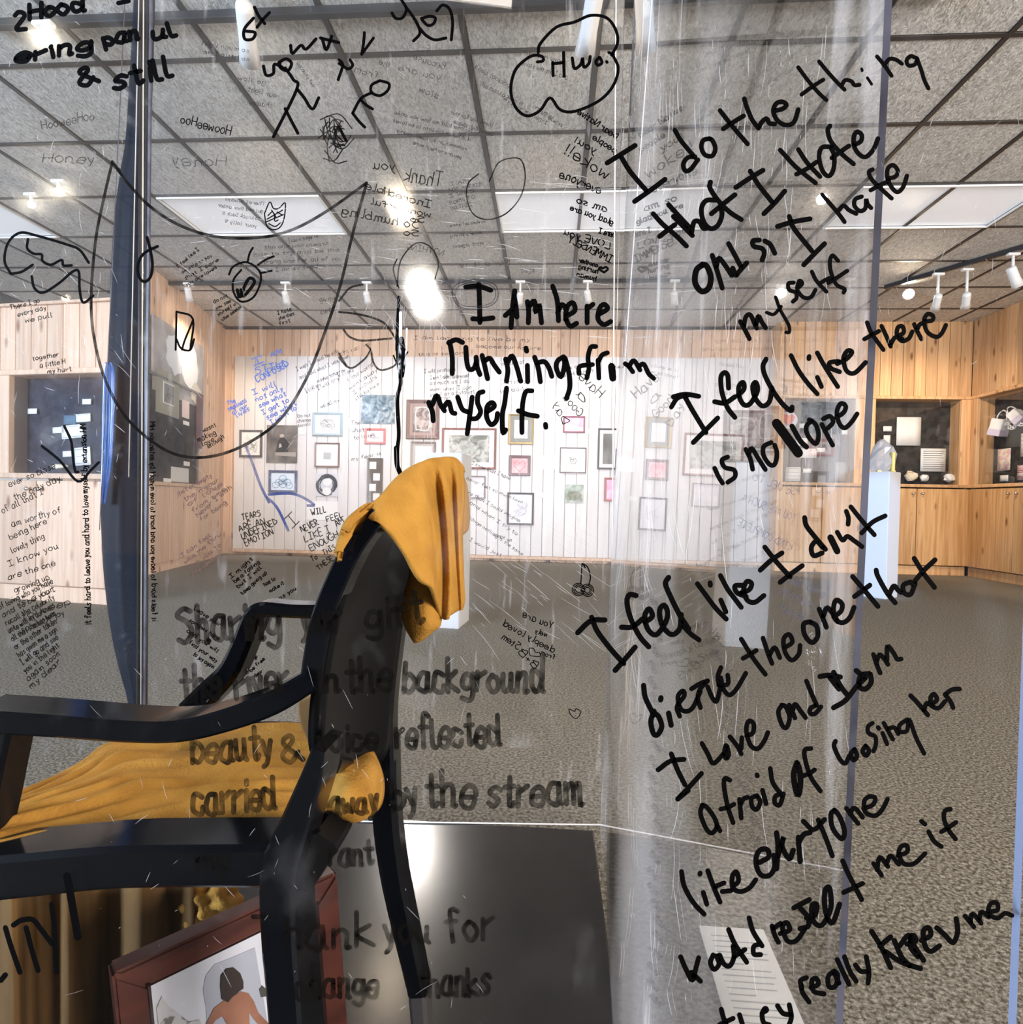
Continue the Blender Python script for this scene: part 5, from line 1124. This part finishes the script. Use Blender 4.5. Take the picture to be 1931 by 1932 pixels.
# dim older writing across the middle
def words(label, items, w, mat=M_INKT, plane=pF, parent=None, jit=.35):
    ink = Ink(plane)
    for it in items: T(ink, *it, w, jit)
    return ink.make(mat, parent or pane_f, label=label)
words('worn handwriting: Sharing your gift', [('Sharing', 338, 1212, 528, 1200, 66), ('your', 572, 1196, 645, 1192, 58), ('gift', 694, 1188, 800, 1176, 62)], 9, M_INKU)
words('worn handwriting: the river in the background', [('the', 346, 1322, 415, 1318, 62), ('river', 447, 1318, 548, 1300, 56), ('in', 602, 1306, 640, 1302, 44), ('the', 655, 1306, 738, 1302, 58), ('background', 762, 1306, 1026, 1304, 58)], 9, M_INKU)
words('worn handwriting: beauty & voice reflected', [('beauty', 364, 1440, 512, 1430, 60), ('&', 536, 1440, 572, 1432, 56), ('voice', 602, 1420, 712, 1412, 48), ('reflected', 748, 1410, 944, 1406, 58)], 8.5, M_INKU)
words('worn handwriting: carried away by the stream', [('carried', 366, 1535, 520, 1526, 60), ('away', 622, 1536, 712, 1530, 44), ('by', 742, 1530, 788, 1524, 58), ('the', 806, 1522, 896, 1522, 62), ('stream', 922, 1520, 1100, 1516, 58)], 9, M_INKU)
words('worn handwriting: my', [('my', 372, 1642, 432, 1640, 40)], 8, M_INKU)
words('worn handwriting: rant', [('rant', 622, 1632, 704, 1628, 44)], 8, M_INKU)
words('worn handwriting: Thank you for', [('Thank', 480, 1792, 705, 1784, 62), ('you', 728, 1782, 810, 1776, 52), ('for', 845, 1776, 930, 1770, 64)], 8, M_INKU)
words('worn handwriting: the thanks', [('change', 560, 1884, 712, 1878, 56), ('thanks', 792, 1880, 925, 1876, 56)], 8, M_INKU)
big('worn capitals: ITY!', (L2, "30,1400 60,1500 110,1645|145,1400 175,1520 210,1635|75,1385 120,1358 180,1355 220,1400 285,1485|285,1270 300,1400 312,1645|5,1690 30,1660", 9), (L2, "370,1115 395,1250 430,1450", 13))
# outline drawings
ink = Ink(pF)
ink.stroke([(212, 305), (197, 370), (181, 450), (172, 560), (178, 640), (200, 720), (240, 790), (300, 842), (352, 862), (410, 859), (470, 835), (530, 790), (578, 715), (612, 630), (642, 540), (666, 440), (692, 345)], 5)
ink.stroke([(212, 305), (245, 350), (290, 395), (350, 430), (420, 448), (500, 447), (560, 430), (622, 395), (692, 345)], 5)
ink.make(M_INKT, pane_f, 'marker_drawing', 'large crescent outline')
big('wing-like cloud outline at left', (L0, "60,1512 25,1440 45,1340 110,1285 200,1300 370,1350 440,1380 490,1450|155,1320 150,1370 185,1400 230,1405 235,1440 280,1462 340,1435 350,1465 395,1465|60,1512 120,1500 180,1462|175,1525 190,1590 240,1615 330,1560 400,1500 435,1500 440,1600 460,1670 515,1632", 4.5))
big('heart-shaped cloud outline', (M0, "1100,290 1112,240 1200,150 1300,122 1390,85 1480,100 1530,170 1537,240 1505,305|1490,290 1515,300|1510,300 1542,380 1510,480 1430,560 1300,615 1220,605 1165,540 1110,610 1040,640 980,600 950,520 955,440 985,370 1060,310 1118,310 1127,335 1095,342", 5.2))
big('capitals: Hwo.', (M0, "1180,352 1240,345|1180,345 1182,418|1240,290 1243,420|1288,320 1300,378 1335,355 1345,320 1352,370 1380,350 1387,312|1435,318 1418,340 1430,360 1452,345 1440,318|1478,340 1480,344", 5.4))
big('stick figure with outstretched limbs', (L0, "1575,375 1620,440 1640,490 1510,755|1575,600 1600,650 1645,735|1640,490 1680,540 1725,602 1760,540|1455,365 1470,415 1510,405 1515,355 1560,372|1540,345 1580,325 1610,350 1590,390 1550,375 1545,345|1605,250 1615,295 1662,250 1690,272 1745,215|1780,215 1802,275 1832,200|1770,210 1870,235|1400,100 1350,160 1352,215 1395,215 1408,180 1360,172|1405,40 1430,90 1462,130|1488,70 1450,110 1420,150", 5.4))
big('scribbled stick people', (M0, "225,445 180,470 180,510 225,528 268,500 275,462 225,445|182,510 120,545 75,625|118,550 150,580 185,602|75,625 110,670 142,702|0,700 20,740 40,778|0,330 20,360 -5,440|140,180 135,240 125,300|125,300 190,210|0,350 50,380 75,360 60,330", 5))
ink = Ink(pF); random.seed(14)
for k in range(26):
    a = random.uniform(0, 6.28); r1_ = random.uniform(8, 30); cx_, cy_ = 632+random.uniform(-14, 14), 262+random.uniform(-26, 26)
    ink.stroke([(cx_+r1_*math.cos(a), cy_+r1_*1.3*math.sin(a)), (cx_+r1_*.5*math.cos(a+1.2), cy_+r1_*math.sin(a+1.2)), (cx_+r1_*math.cos(a+2.5), cy_+r1_*math.sin(a+2.5))], 2.4)
ink.make(M_INKT, pane_f, 'marker_drawing', 'dense scribbled head')
big('curly horned outline at the top edge', (M0, "345,0 372,50 350,98 312,100 293,72|370,40 420,110 447,180 412,225|440,150 480,195 530,220 590,210|455,102 500,90 532,100 520,132 490,140 460,112|540,60 572,28 610,50 627,120 620,220", 5.2))
big('eye with lashes and a black mouth', (L0, "1265,1515 1288,1472 1360,1447 1428,1490 1440,1552 1400,1640 1332,1665 1290,1612 1290,1545 1332,1490|1368,1445 1378,1400 1396,1368|1425,1462 1470,1432 1512,1415|1440,1507 1500,1495", 3.6), (L0, "1310,1600 1325,1640 1355,1570 1380,1535 1405,1560 1345,1635 1330,1600", 5.5), plane=pB, parent=pane_b)
big('loop with a tail over the dark post', (L0, "812,1310 830,1380 842,1460 830,1530 795,1555 765,1520 765,1450 800,1395 870,1360", 5), plane=pF)
ink = Ink(pB); ink.crop(0, 0, "1460,1180 1490,1115 1510,1150 1540,1150 1575,1120 1570,1200 1550,1250 1515,1268 1475,1250 1460,1180|1480,1190 1500,1170|1530,1170 1555,1185|1515,1180 1518,1220 1535,1215|1485,1235 1520,1250 1550,1228|1475,1210 1560,1160|1470,1225 1565,1185|1500,1160 1525,1200", 2.4); ink.make(M_INK, pane_b, 'marker_drawing', 'cat-eared mask')
big('thin sketched arm and flame outline', (M0, "0,1722 90,1732 180,1752 250,1785 300,1850 345,1931|0,1660 60,1590 130,1570|25,1820 60,1860 130,1880 290,1868", 3.6), (M1, "350,0 365,60|150,30 175,60 190,130 230,170 300,150 330,110|0,80 60,160 140,110 175,60|0,100 40,150", 3.4), mat=M_INKT, plane=pB, parent=pane_b)
big('double ring around the word I', (M0, "750,1540 650,1570 625,1620 660,1690 750,1705 850,1680 880,1620 850,1565 750,1540", 2.2), (M0, "750,1552 665,1578 640,1622 670,1680 750,1693 840,1672 865,1620 840,1575 750,1552", 1.6), mat=M_INKF)
big('open loop beside the ring', (M0, "320,1430 300,1490 330,1590|320,1580 340,1440 420,1345 500,1360 548,1450 530,1540", 2.6), (M0, "770,960 715,1010 705,1090 740,1180 820,1212 920,1180 1000,1090 1028,980 1010,890 960,872 880,900 830,1000", 2.6), mat=M_INKT)
big('blue-black pointing arrow', (L1, "1360,595 1400,700 1440,810 1485,900|1470,870 1530,930 1592,1055|1485,857 1600,852 1670,872 1735,915 1700,918", 4.5), mat=M_BLUEM)
big('tick mark over the left case', (L1, "232,590 330,670 430,785 500,725 545,680|355,480 392,560 402,640 415,728 432,732", 4.5))
big('house-shaped outline above the left case', (L0, "975,1720 1065,1760 1050,1931|1065,1770 1020,1880 1005,1931|975,1720 970,1931", 3.5), (L1, "975,0 1000,50 1050,60 1072,0", 3.5), plane=pB, parent=pane_b)
# small cherries drawing and black drip on the rear panel
ink = Ink(pB); ink.crop(640, 640, "1342,1238 1335,1350|1345,1240 1372,1258 1388,1310 1380,1358|1345,1238 1360,1262", 2.4)
for cx_, cy_ in ((1322, 1382), (1372, 1386)):
    for k in range(3):
        r1_ = 34-k*9; ink.crop(640, 640, ' '.join(f'{cx_+r1_*math.cos(a*.7):.0f},{cy_+r1_*math.sin(a*.7):.0f}' for a in range(10)), 2.0)
ink.make(M_INK, pane_b, 'marker_drawing', 'pair of dark round cherries on bent stems')
big('long black dripping smear', (M0, "318,1931 322,1800 330,1640", 5), (M1, "322,-10 328,130 340,240 322,330 330,520 322,610 325,710 335,735", 6.5), (M1, "345,0 352,120 345,200", 9), (M1, "315,600 320,690 338,740", 8), (M1, "300,90 330,140 380,70", 3), plane=pB, parent=pane_b)
ink = Ink(pB)
for d in ((756, 590, 752, 720, 5), (768, 620, 762, 700, 3)): ink.stroke([(d[0], d[1]), ((d[0]+d[2])/2+1.5, (d[1]+d[3])/2), (d[2], d[3])], d[4])
ink.make(M_EDGEB, pane_b, 'marker_drawing', 'pale scraped streaks')
ink = Ink(pB); ink.crop(640, 1272, "1270,190 1300,205 1310,190 1335,210 1310,245 1280,225 1268,192", 1.8); ink.make(M_INK, pane_b, 'marker_drawing', 'tiny heart')
# top-left words
words('large words at the top left corner', [('2', 30, 55, 48, 55, 30), ('Hood', 56, 36, 160, 20, 30), ('ering', 30, 118, 172, 96, 26), ('pan', 198, 86, 262, 74, 26), ('ul', 290, 76, 332, 66, 26), ('&', 154, 166, 186, 154, 34), ('still', 216, 170, 326, 144, 36), ('-', 225, 14, 245, 10, 20)], 8, M_INK)
# ---- small writing on the rear panel, some of it mirror-written from behind
def small(label, items, w=1.6, mat=M_INKF, plane=pB, parent=None, jit=.4):
    items = [(t_, a, b, c, d, h*.8) for (t_, a, b, c, d, h) in items]
    return words(label, items, w, mat, plane, parent or pane_b, jit)
small('mirror writing: HooweeHoo', [('HooweeHoo', 434, 256, 340, 232, 22)], 2, M_INK)
small('mirror writing: Honey', [('Honey', 426, 314, 326, 312, 26)], 2, M_INKF)
small('mirror writing: Thank you', [('Thank', 832, 352, 762, 340, 34), ('you', 745, 322, 704, 318, 22), ('Incredible', 812, 392, 690, 356, 16), ('So humbling', 790, 432, 645, 404, 20), ('So', 800, 420, 775, 418, 14), ('So', 790, 446, 762, 444, 14), ('wonderful', 812, 410, 700, 385, 14)], 2.2, M_INKT)
small('mirror writing: Because you are', [('Because', 838, 130, 780, 112, 16), ('you are', 830, 152, 752, 132, 16), ('slow', 826, 186, 790, 172, 16), ('from', 712, 148, 668, 134, 16), ('the', 735, 128, 715, 120, 14)], 1.7)
small('mirror writing of many lines under the ceiling light', [('No one told me how you smile', 890, 250, 745, 215, 10), ('it is never too late to be loved', 888, 266, 742, 230, 9), ('remember to keep going', 880, 284, 750, 250, 9), ('you are so much more', 870, 300, 780, 272, 9)])
small('bold mirror writing in a column at centre right', [('Dear Native', 1162, 262, 1090, 214, 15), ('people', 1160, 288, 1118, 262, 15), ('you!', 1122, 290, 1085, 268, 15), ('woke!!', 1142, 338, 1066, 290, 26), ('everyone', 1132, 366, 1056, 334, 20), ('am so', 1144, 400, 1088, 382, 15), ('glad you are', 1156, 424, 1076, 396, 14), ('here. I', 1158, 448, 1130, 440, 14), ('LOVE you', 1150, 470, 1064, 442, 15), ('IMMENSELY', 1152, 496, 1072, 456, 16), ('another', 1128, 504, 1092, 494, 10), ('hurting', 1128, 516, 1092, 506, 10), ('human', 1124, 530, 1088, 520, 10)], 2.4, M_INK)
small('small black heart', [('*', 1130, 514, 1146, 514, 16)], 4, M_INK)
small('mirror writing: You are invaluably loved', [('You are', 1042, 1186, 986, 1164, 16), ('ively', 1032, 1202, 1010, 1194, 12), ('deeply loved', 1044, 1232, 948, 1180, 15), ('from', 1046, 1244, 1020, 1234, 12), ('Stem', 978, 1226, 946, 1204, 16), ('B+B', 1010, 1262, 978, 1232, 18), ('*', 1012, 1246, 992, 1232, 22)], 1.9, M_INK)
small('mirror writing: Have a Good Day', [('Have', 1130, 752, 1092, 712, 24), ('a', 1100, 760, 1086, 744, 18), ('Good', 1092, 786, 1062, 750, 20), ('Day', 1062, 800, 1044, 762, 18)], 2, M_INKT)
small('blue capitals: I am still confused', [('I', 478, 690, 500, 682, 18), ('AM', 512, 674, 532, 668, 12), ('STILL', 484, 706, 542, 690, 16), ('CONFUSED', 486, 722, 546, 690, 16)], 1.9, M_INKB)
small('blue note: I will only see what I get to', [('I will', 478, 745, 522, 728, 12), ('not only', 484, 758, 534, 736, 12), ('see what', 490, 770, 540, 746, 12), ('I get to', 496, 782, 546, 758, 12), ('see what', 504, 792, 560, 764, 12), ('I want to', 512, 802, 560, 772, 12)], 1.7, M_INKB)
small('blue note: The smallness of our lives', [('The', 430, 764, 444, 758, 9), ('smallness', 432, 776, 466, 758, 12), ('of our', 440, 783, 468, 768, 12), ('lives', 448, 788, 472, 774, 12)], 1.6, M_INKB)
small('capitals: Tears are an undefined emotion', [('TEARS', 458, 982, 492, 974, 13), ('ARE AN', 452, 1003, 500, 988, 15), ('UNDEFINED', 458, 1018, 524, 988, 15), ('EMOTION', 464, 1030, 516, 1008, 15)], 2, M_INKT)
small('capitals: I will never feel like I am enough', [('I', 552, 998, 566, 984, 26), ('WILL', 588, 972, 616, 966, 14), ('FEEL', 618, 985, 648, 974, 12), ('NEVER', 570, 1004, 602, 990, 15), ('LIKE I', 576, 1022, 624, 1004, 17), ('ENOUGH', 588, 1040, 640, 1012, 16), ('THIS', 612, 1048, 634, 1036, 13), ('AM', 636, 994, 650, 986, 13), ('To', 590, 1060, 600, 1054, 12), ('THESE', 602, 1076, 630, 1056, 12)], 2, M_INKT)
small('small note: wasnt making love enough', [('wasnt', 384, 816, 408, 804, 10), ('making', 374, 834, 408, 820, 13), ('love', 384, 842, 404, 832, 11), ('enough', 394, 846, 424, 826, 12)], 1.7, M_INKT)
small('brown notes over the low cabinet', [('put on empty', 340, 934, 400, 900, 11), ('the in your', 350, 946, 414, 908, 11), ('of love', 356, 956, 420, 916, 11), ('from time', 364, 968, 426, 926, 11), ('Never I wish', 374, 976, 438, 920, 11), ('for being', 380, 984, 428, 950, 11), ('I can feel', 344, 1052, 398, 1012, 10), ('who me thru', 350, 1064, 418, 1010, 10), ('are you to', 358, 1076, 418, 1030, 10), ('one whole', 364, 1088, 412, 1052, 10)], 1.6, plain('brown_pen', (.10, .035, .015), .6))
small('slanting black notes above the far arm', [('I might', 436, 1092, 478, 1056, 9), ('be a fading', 444, 1100, 490, 1062, 9), ('but I will', 450, 1110, 494, 1072, 9), ('keep going up', 458, 1122, 504, 1082, 9), ('had to', 500, 1106, 520, 1094, 9), ('make it', 510, 1118, 536, 1102, 9), ('as you', 528, 1132, 560, 1112, 9)], 1.8, M_INK)
small('slanting note beside the word Sharing', [('Leave your', 366, 1150, 414, 1182, 10), ('sorrows here', 356, 1172, 412, 1208, 10), ('and you will', 352, 1192, 410, 1232, 10), ('find your way', 356, 1214, 408, 1250, 10), ('to joy again', 364, 1236, 402, 1262, 10), ('now go', 470, 1252, 486, 1240, 8), ('be free', 474, 1268, 500, 1244, 8), ('dear', 482, 1278, 496, 1268, 8)], 1.8, M_INK)
small('notes crowded under the white ceiling panel', [('I can no longer be', 545, 458, 600, 448, 9), ('the one who always', 500, 470, 620, 462, 9), ('has to try and be the', 480, 484, 640, 474, 9), ('strong one for all of you', 490, 498, 645, 490, 9), ('I am so tired', 520, 512, 600, 505, 9)], 1.4)
small('mirror note beside the cat-eared mask', [('Theres always', 500, 388, 425, 378, 9), ('gut and their amber', 496, 402, 412, 390, 9), ('to knock back a', 490, 416, 420, 404, 9), ('your lolly *', 484, 430, 424, 420, 9)], 1.4)
small('small slanting notes left of the eye', [('I feel like I', 336, 506, 376, 472, 8), ('am able to say', 344, 516, 400, 484, 8), ('that I care', 350, 528, 412, 492, 8), ('you are loved', 352, 540, 410, 506, 8), ('do not', 404, 572, 430, 560, 8), ('you see', 408, 584, 436, 570, 8), ('yourself in', 412, 596, 446, 576, 8), ('other peoples', 420, 606, 456, 580, 8), ('I hate', 524, 594, 550, 586, 9), ('she dies', 526, 604, 556, 594, 9), ('first', 528, 614, 548, 608, 9)], 1.6, M_INKT)
small('long slanting lines right of the draped cloth', [('I know that I have', 700+190, 846+30, 962, 905, 8), ('never felt so much love', 880, 905, 985, 950, 8), ('more than I could imagine', 872, 925, 980, 985, 8), ('and when I try to', 886, 950, 975, 1010, 8), ('change nothing is the same', 880, 975, 985, 1048, 8), ('I would just', 885, 1020, 945, 1050, 8), ('speak up', 930, 1010, 965, 1022, 8)], 1.3)
small('notes across the top of the white board', [('I will pretend', 800, 704, 860, 700, 9), ('I wish I didnt hate myself', 812, 716, 886, 712, 9), ('as much as I do', 812, 726, 886, 722, 9), ('even when I can', 812, 738, 890, 734, 9), ('see it as a catalyst', 812, 748, 896, 742, 9), ('I am sitting', 950, 724, 992, 722, 9), ('outside of', 948, 690, 990, 686, 9), ('the dark', 944, 742, 992, 736, 9), ('I am learning to live as my', 780, 640, 1000, 644, 9), ('become our nature', 900, 656, 1020, 660, 9), ('this is so hard', 790, 672, 880, 668, 8)], 1.3)
small('notes left of the black drip', [('I will cry', 600, 736, 640, 716, 9), ('killed', 640, 712, 668, 700, 9), ('if the world', 655, 722, 705, 690, 9), ('went away', 662, 735, 712, 700, 9), ('I would', 668, 745, 712, 712, 9), ('still be here', 672, 756, 716, 726, 9), ('The', 664, 802, 680, 800, 9), ('what is', 664, 816, 700, 812, 9), ('to live', 668, 830, 700, 824, 9), ('my fear is', 664, 870, 720, 858, 9), ('Do not', 562, 788, 586, 786, 8), ('change', 562, 797, 586, 795, 8), ('lessons', 564, 806, 586, 802, 8), ('this is', 640, 672, 700, 650, 9)], 1.3)
small('small notes left of the word afraid', [('I AM', 850, 350, 884, 344, 8), ('NOT AFRAID', 848, 362, 910, 350, 8), ('I WAS', 848, 374, 895, 362, 8), ('BORN TO', 850, 386, 896, 374, 8), ('DO THIS', 852, 396, 890, 388, 8), ('page', 985, 514, 1008, 512, 10), ('here it is', 962, 498, 868, 504, 14), ('NOTHING', 836, 482, 768, 470, 14), ('my whole self is here', 916, 420, 850, 428, 7), ('everything', 910, 440, 850, 448, 7), ('and again', 912, 460, 856, 468, 7)], 1.4)
small('fine vertical line of mirror writing at the left seam', [('it feels hard to leave you and hard to love myself by extension HM', 287, 1172, 283, 796, 12)], 2, M_INK)
small('fine writing across the near ceiling tiles', [('so keep looking', 880, 120, 960, 165, 12), ('the message is in', 905, 160, 985, 200, 12), ('my river my heart', 950, 190, 1030, 235, 11), ('will always', 1020, 215, 1060, 240, 11), ('mine', 1010, 205, 1040, 225, 12), ('because two', 560, 120, 590, 165, 10)], 1.5)
small('faint lines over the upper part of the white board', [('I wish I could be still', 560, 700, 640, 664, 9), ('and hold what I was given', 566, 716, 660, 674, 9), ('maybe tomorrow', 600, 722, 652, 700, 9), ('I still cry', 578, 742, 606, 728, 10), ('we all do', 606, 770, 640, 758, 9), ('you matter', 800, 760, 850, 752, 8), ('it is okay', 1060, 700, 1110, 690, 8), ('to not be okay', 1060, 712, 1120, 700, 8), ('be kind', 1180, 700, 1150, 690, 8)], 1.3)
small('faint mirror notes between the ceiling bars', [('love is a river', 1060, 120, 985, 100, 12), ('and I am the stone', 1070, 150, 985, 122, 11), ('thank you for this', 930, 240, 850, 215, 10), ('beautiful space', 930, 256, 856, 232, 10), ('giving', 604, 570, 632, 566, 12), ('care', 606, 592, 626, 588, 12), ('so much light', 470, 100, 380, 84, 10), ('so little time', 470, 116, 384, 100, 10), ('go slow', 500, 160, 450, 150, 12), ('our light', 520, 184, 468, 172, 12), ('shadow', 514, 204, 470, 196, 12)], 1.5)
# ---- rear-panel reflection drawn as writing on the left panel
small('reflected HooweeHoo drawn on the left panel', [('HooweeHoo', 80, 244, 178, 226, 22)], 2, M_INKF, pL, pane_l)
small('reflected Honey drawn on the left panel', [('Honey', 80, 306, 178, 308, 24)], 2, M_INKF, pL, pane_l)
small('fine vertical line of reflected writing, drawn on', [('it feels hard to leave you and hard to love myself by extension HM', 172, 1178, 162, 800, -14)], 2.1, M_INK, pL, pane_l)
ink = Ink(pL); rr_ = random.Random(5)
lines = ['ever so close', 'the only day', 'of all that I', 'am worthy of', 'being here', 'lovely thing', 'I know you', 'are the one', 'growing up', 'is a lot', 'to keep', 'so much joy']
for k, s_ in enumerate(lines):
    x = 2+rr_.uniform(0, 26)+k*1.4; y = 905+k*25; T(ink, s_, x, y+14, x+rr_.uniform(60, 96), y-12-rr_.uniform(0, 12), 12, 1.7)
for k, s_ in enumerate(['of loving who you have', 'and to be your', 'recall the celebrity', 'unite with my darkness', 'all that she has been', 'or the other taken', 'has given me a sign', 'I will go and see', 'you in the light', 'again soon', 'my dear']):
    T(ink, s_, 0+k*6, 1150+k*15, 100+k*1.5, 1100+k*15, 11, 1.9)
for k, s_ in enumerate(['There I go', 'every day', 'we pull', 'together', 'a little H', 'my hurt']):
    T(ink, s_, 20+k*14, 585+k*12+(60 if k > 2 else 0), 75+k*12, 570+k*14+(60 if k > 2 else 0), 9, 1.6)
ink.make(M_INKT, pane_l, label='crowded slanting small writing, drawn as a reflection')
# ---- faint writing on the right panel
ink = Ink(pR)
for k in range(26):
    y = 1130+k*30; x = 1225+6*math.sin(k); T(ink, rr_.choice(['mmnw', 'uvmnm', 'mnwu', 'nmuwv']), x, y, x+12+k*.3, y+22, 16, 1.1)
for k in range(34):
    x = 1325+k*3.5+8*math.sin(k*2); y = 1180+k*16; T(ink, rr_.choice(['nmlw', 'uwtm', 'lmnwu', 'mnu']), x, y, x+30, y+26, 15, 1.1)
ink.make(worn('faint_pen', (.05, .045, .05), .2, .65, (150, 150, 150)), pane_r, label='faint slanting scribbles')
words('pale words we are what we are', [('we are', 1490, 1098, 1555, 1128, 18), ('what we are', 1470, 1120, 1560, 1160, 18), ('thoughtful', 1470, 1152, 1545, 1185, 16), ('YOU ARE SUCH A', 1500, 985, 1400, 945, 15), ('SEQUEL TO', 1500, 935, 1420, 905, 14), ('KIND COMPLETE', 1492, 1040, 1392, 990, 14)], 1.6, worn('faint_pen_blue', (.10, .10, .16), .2, .6, (150, 150, 150)), pR, pane_r)
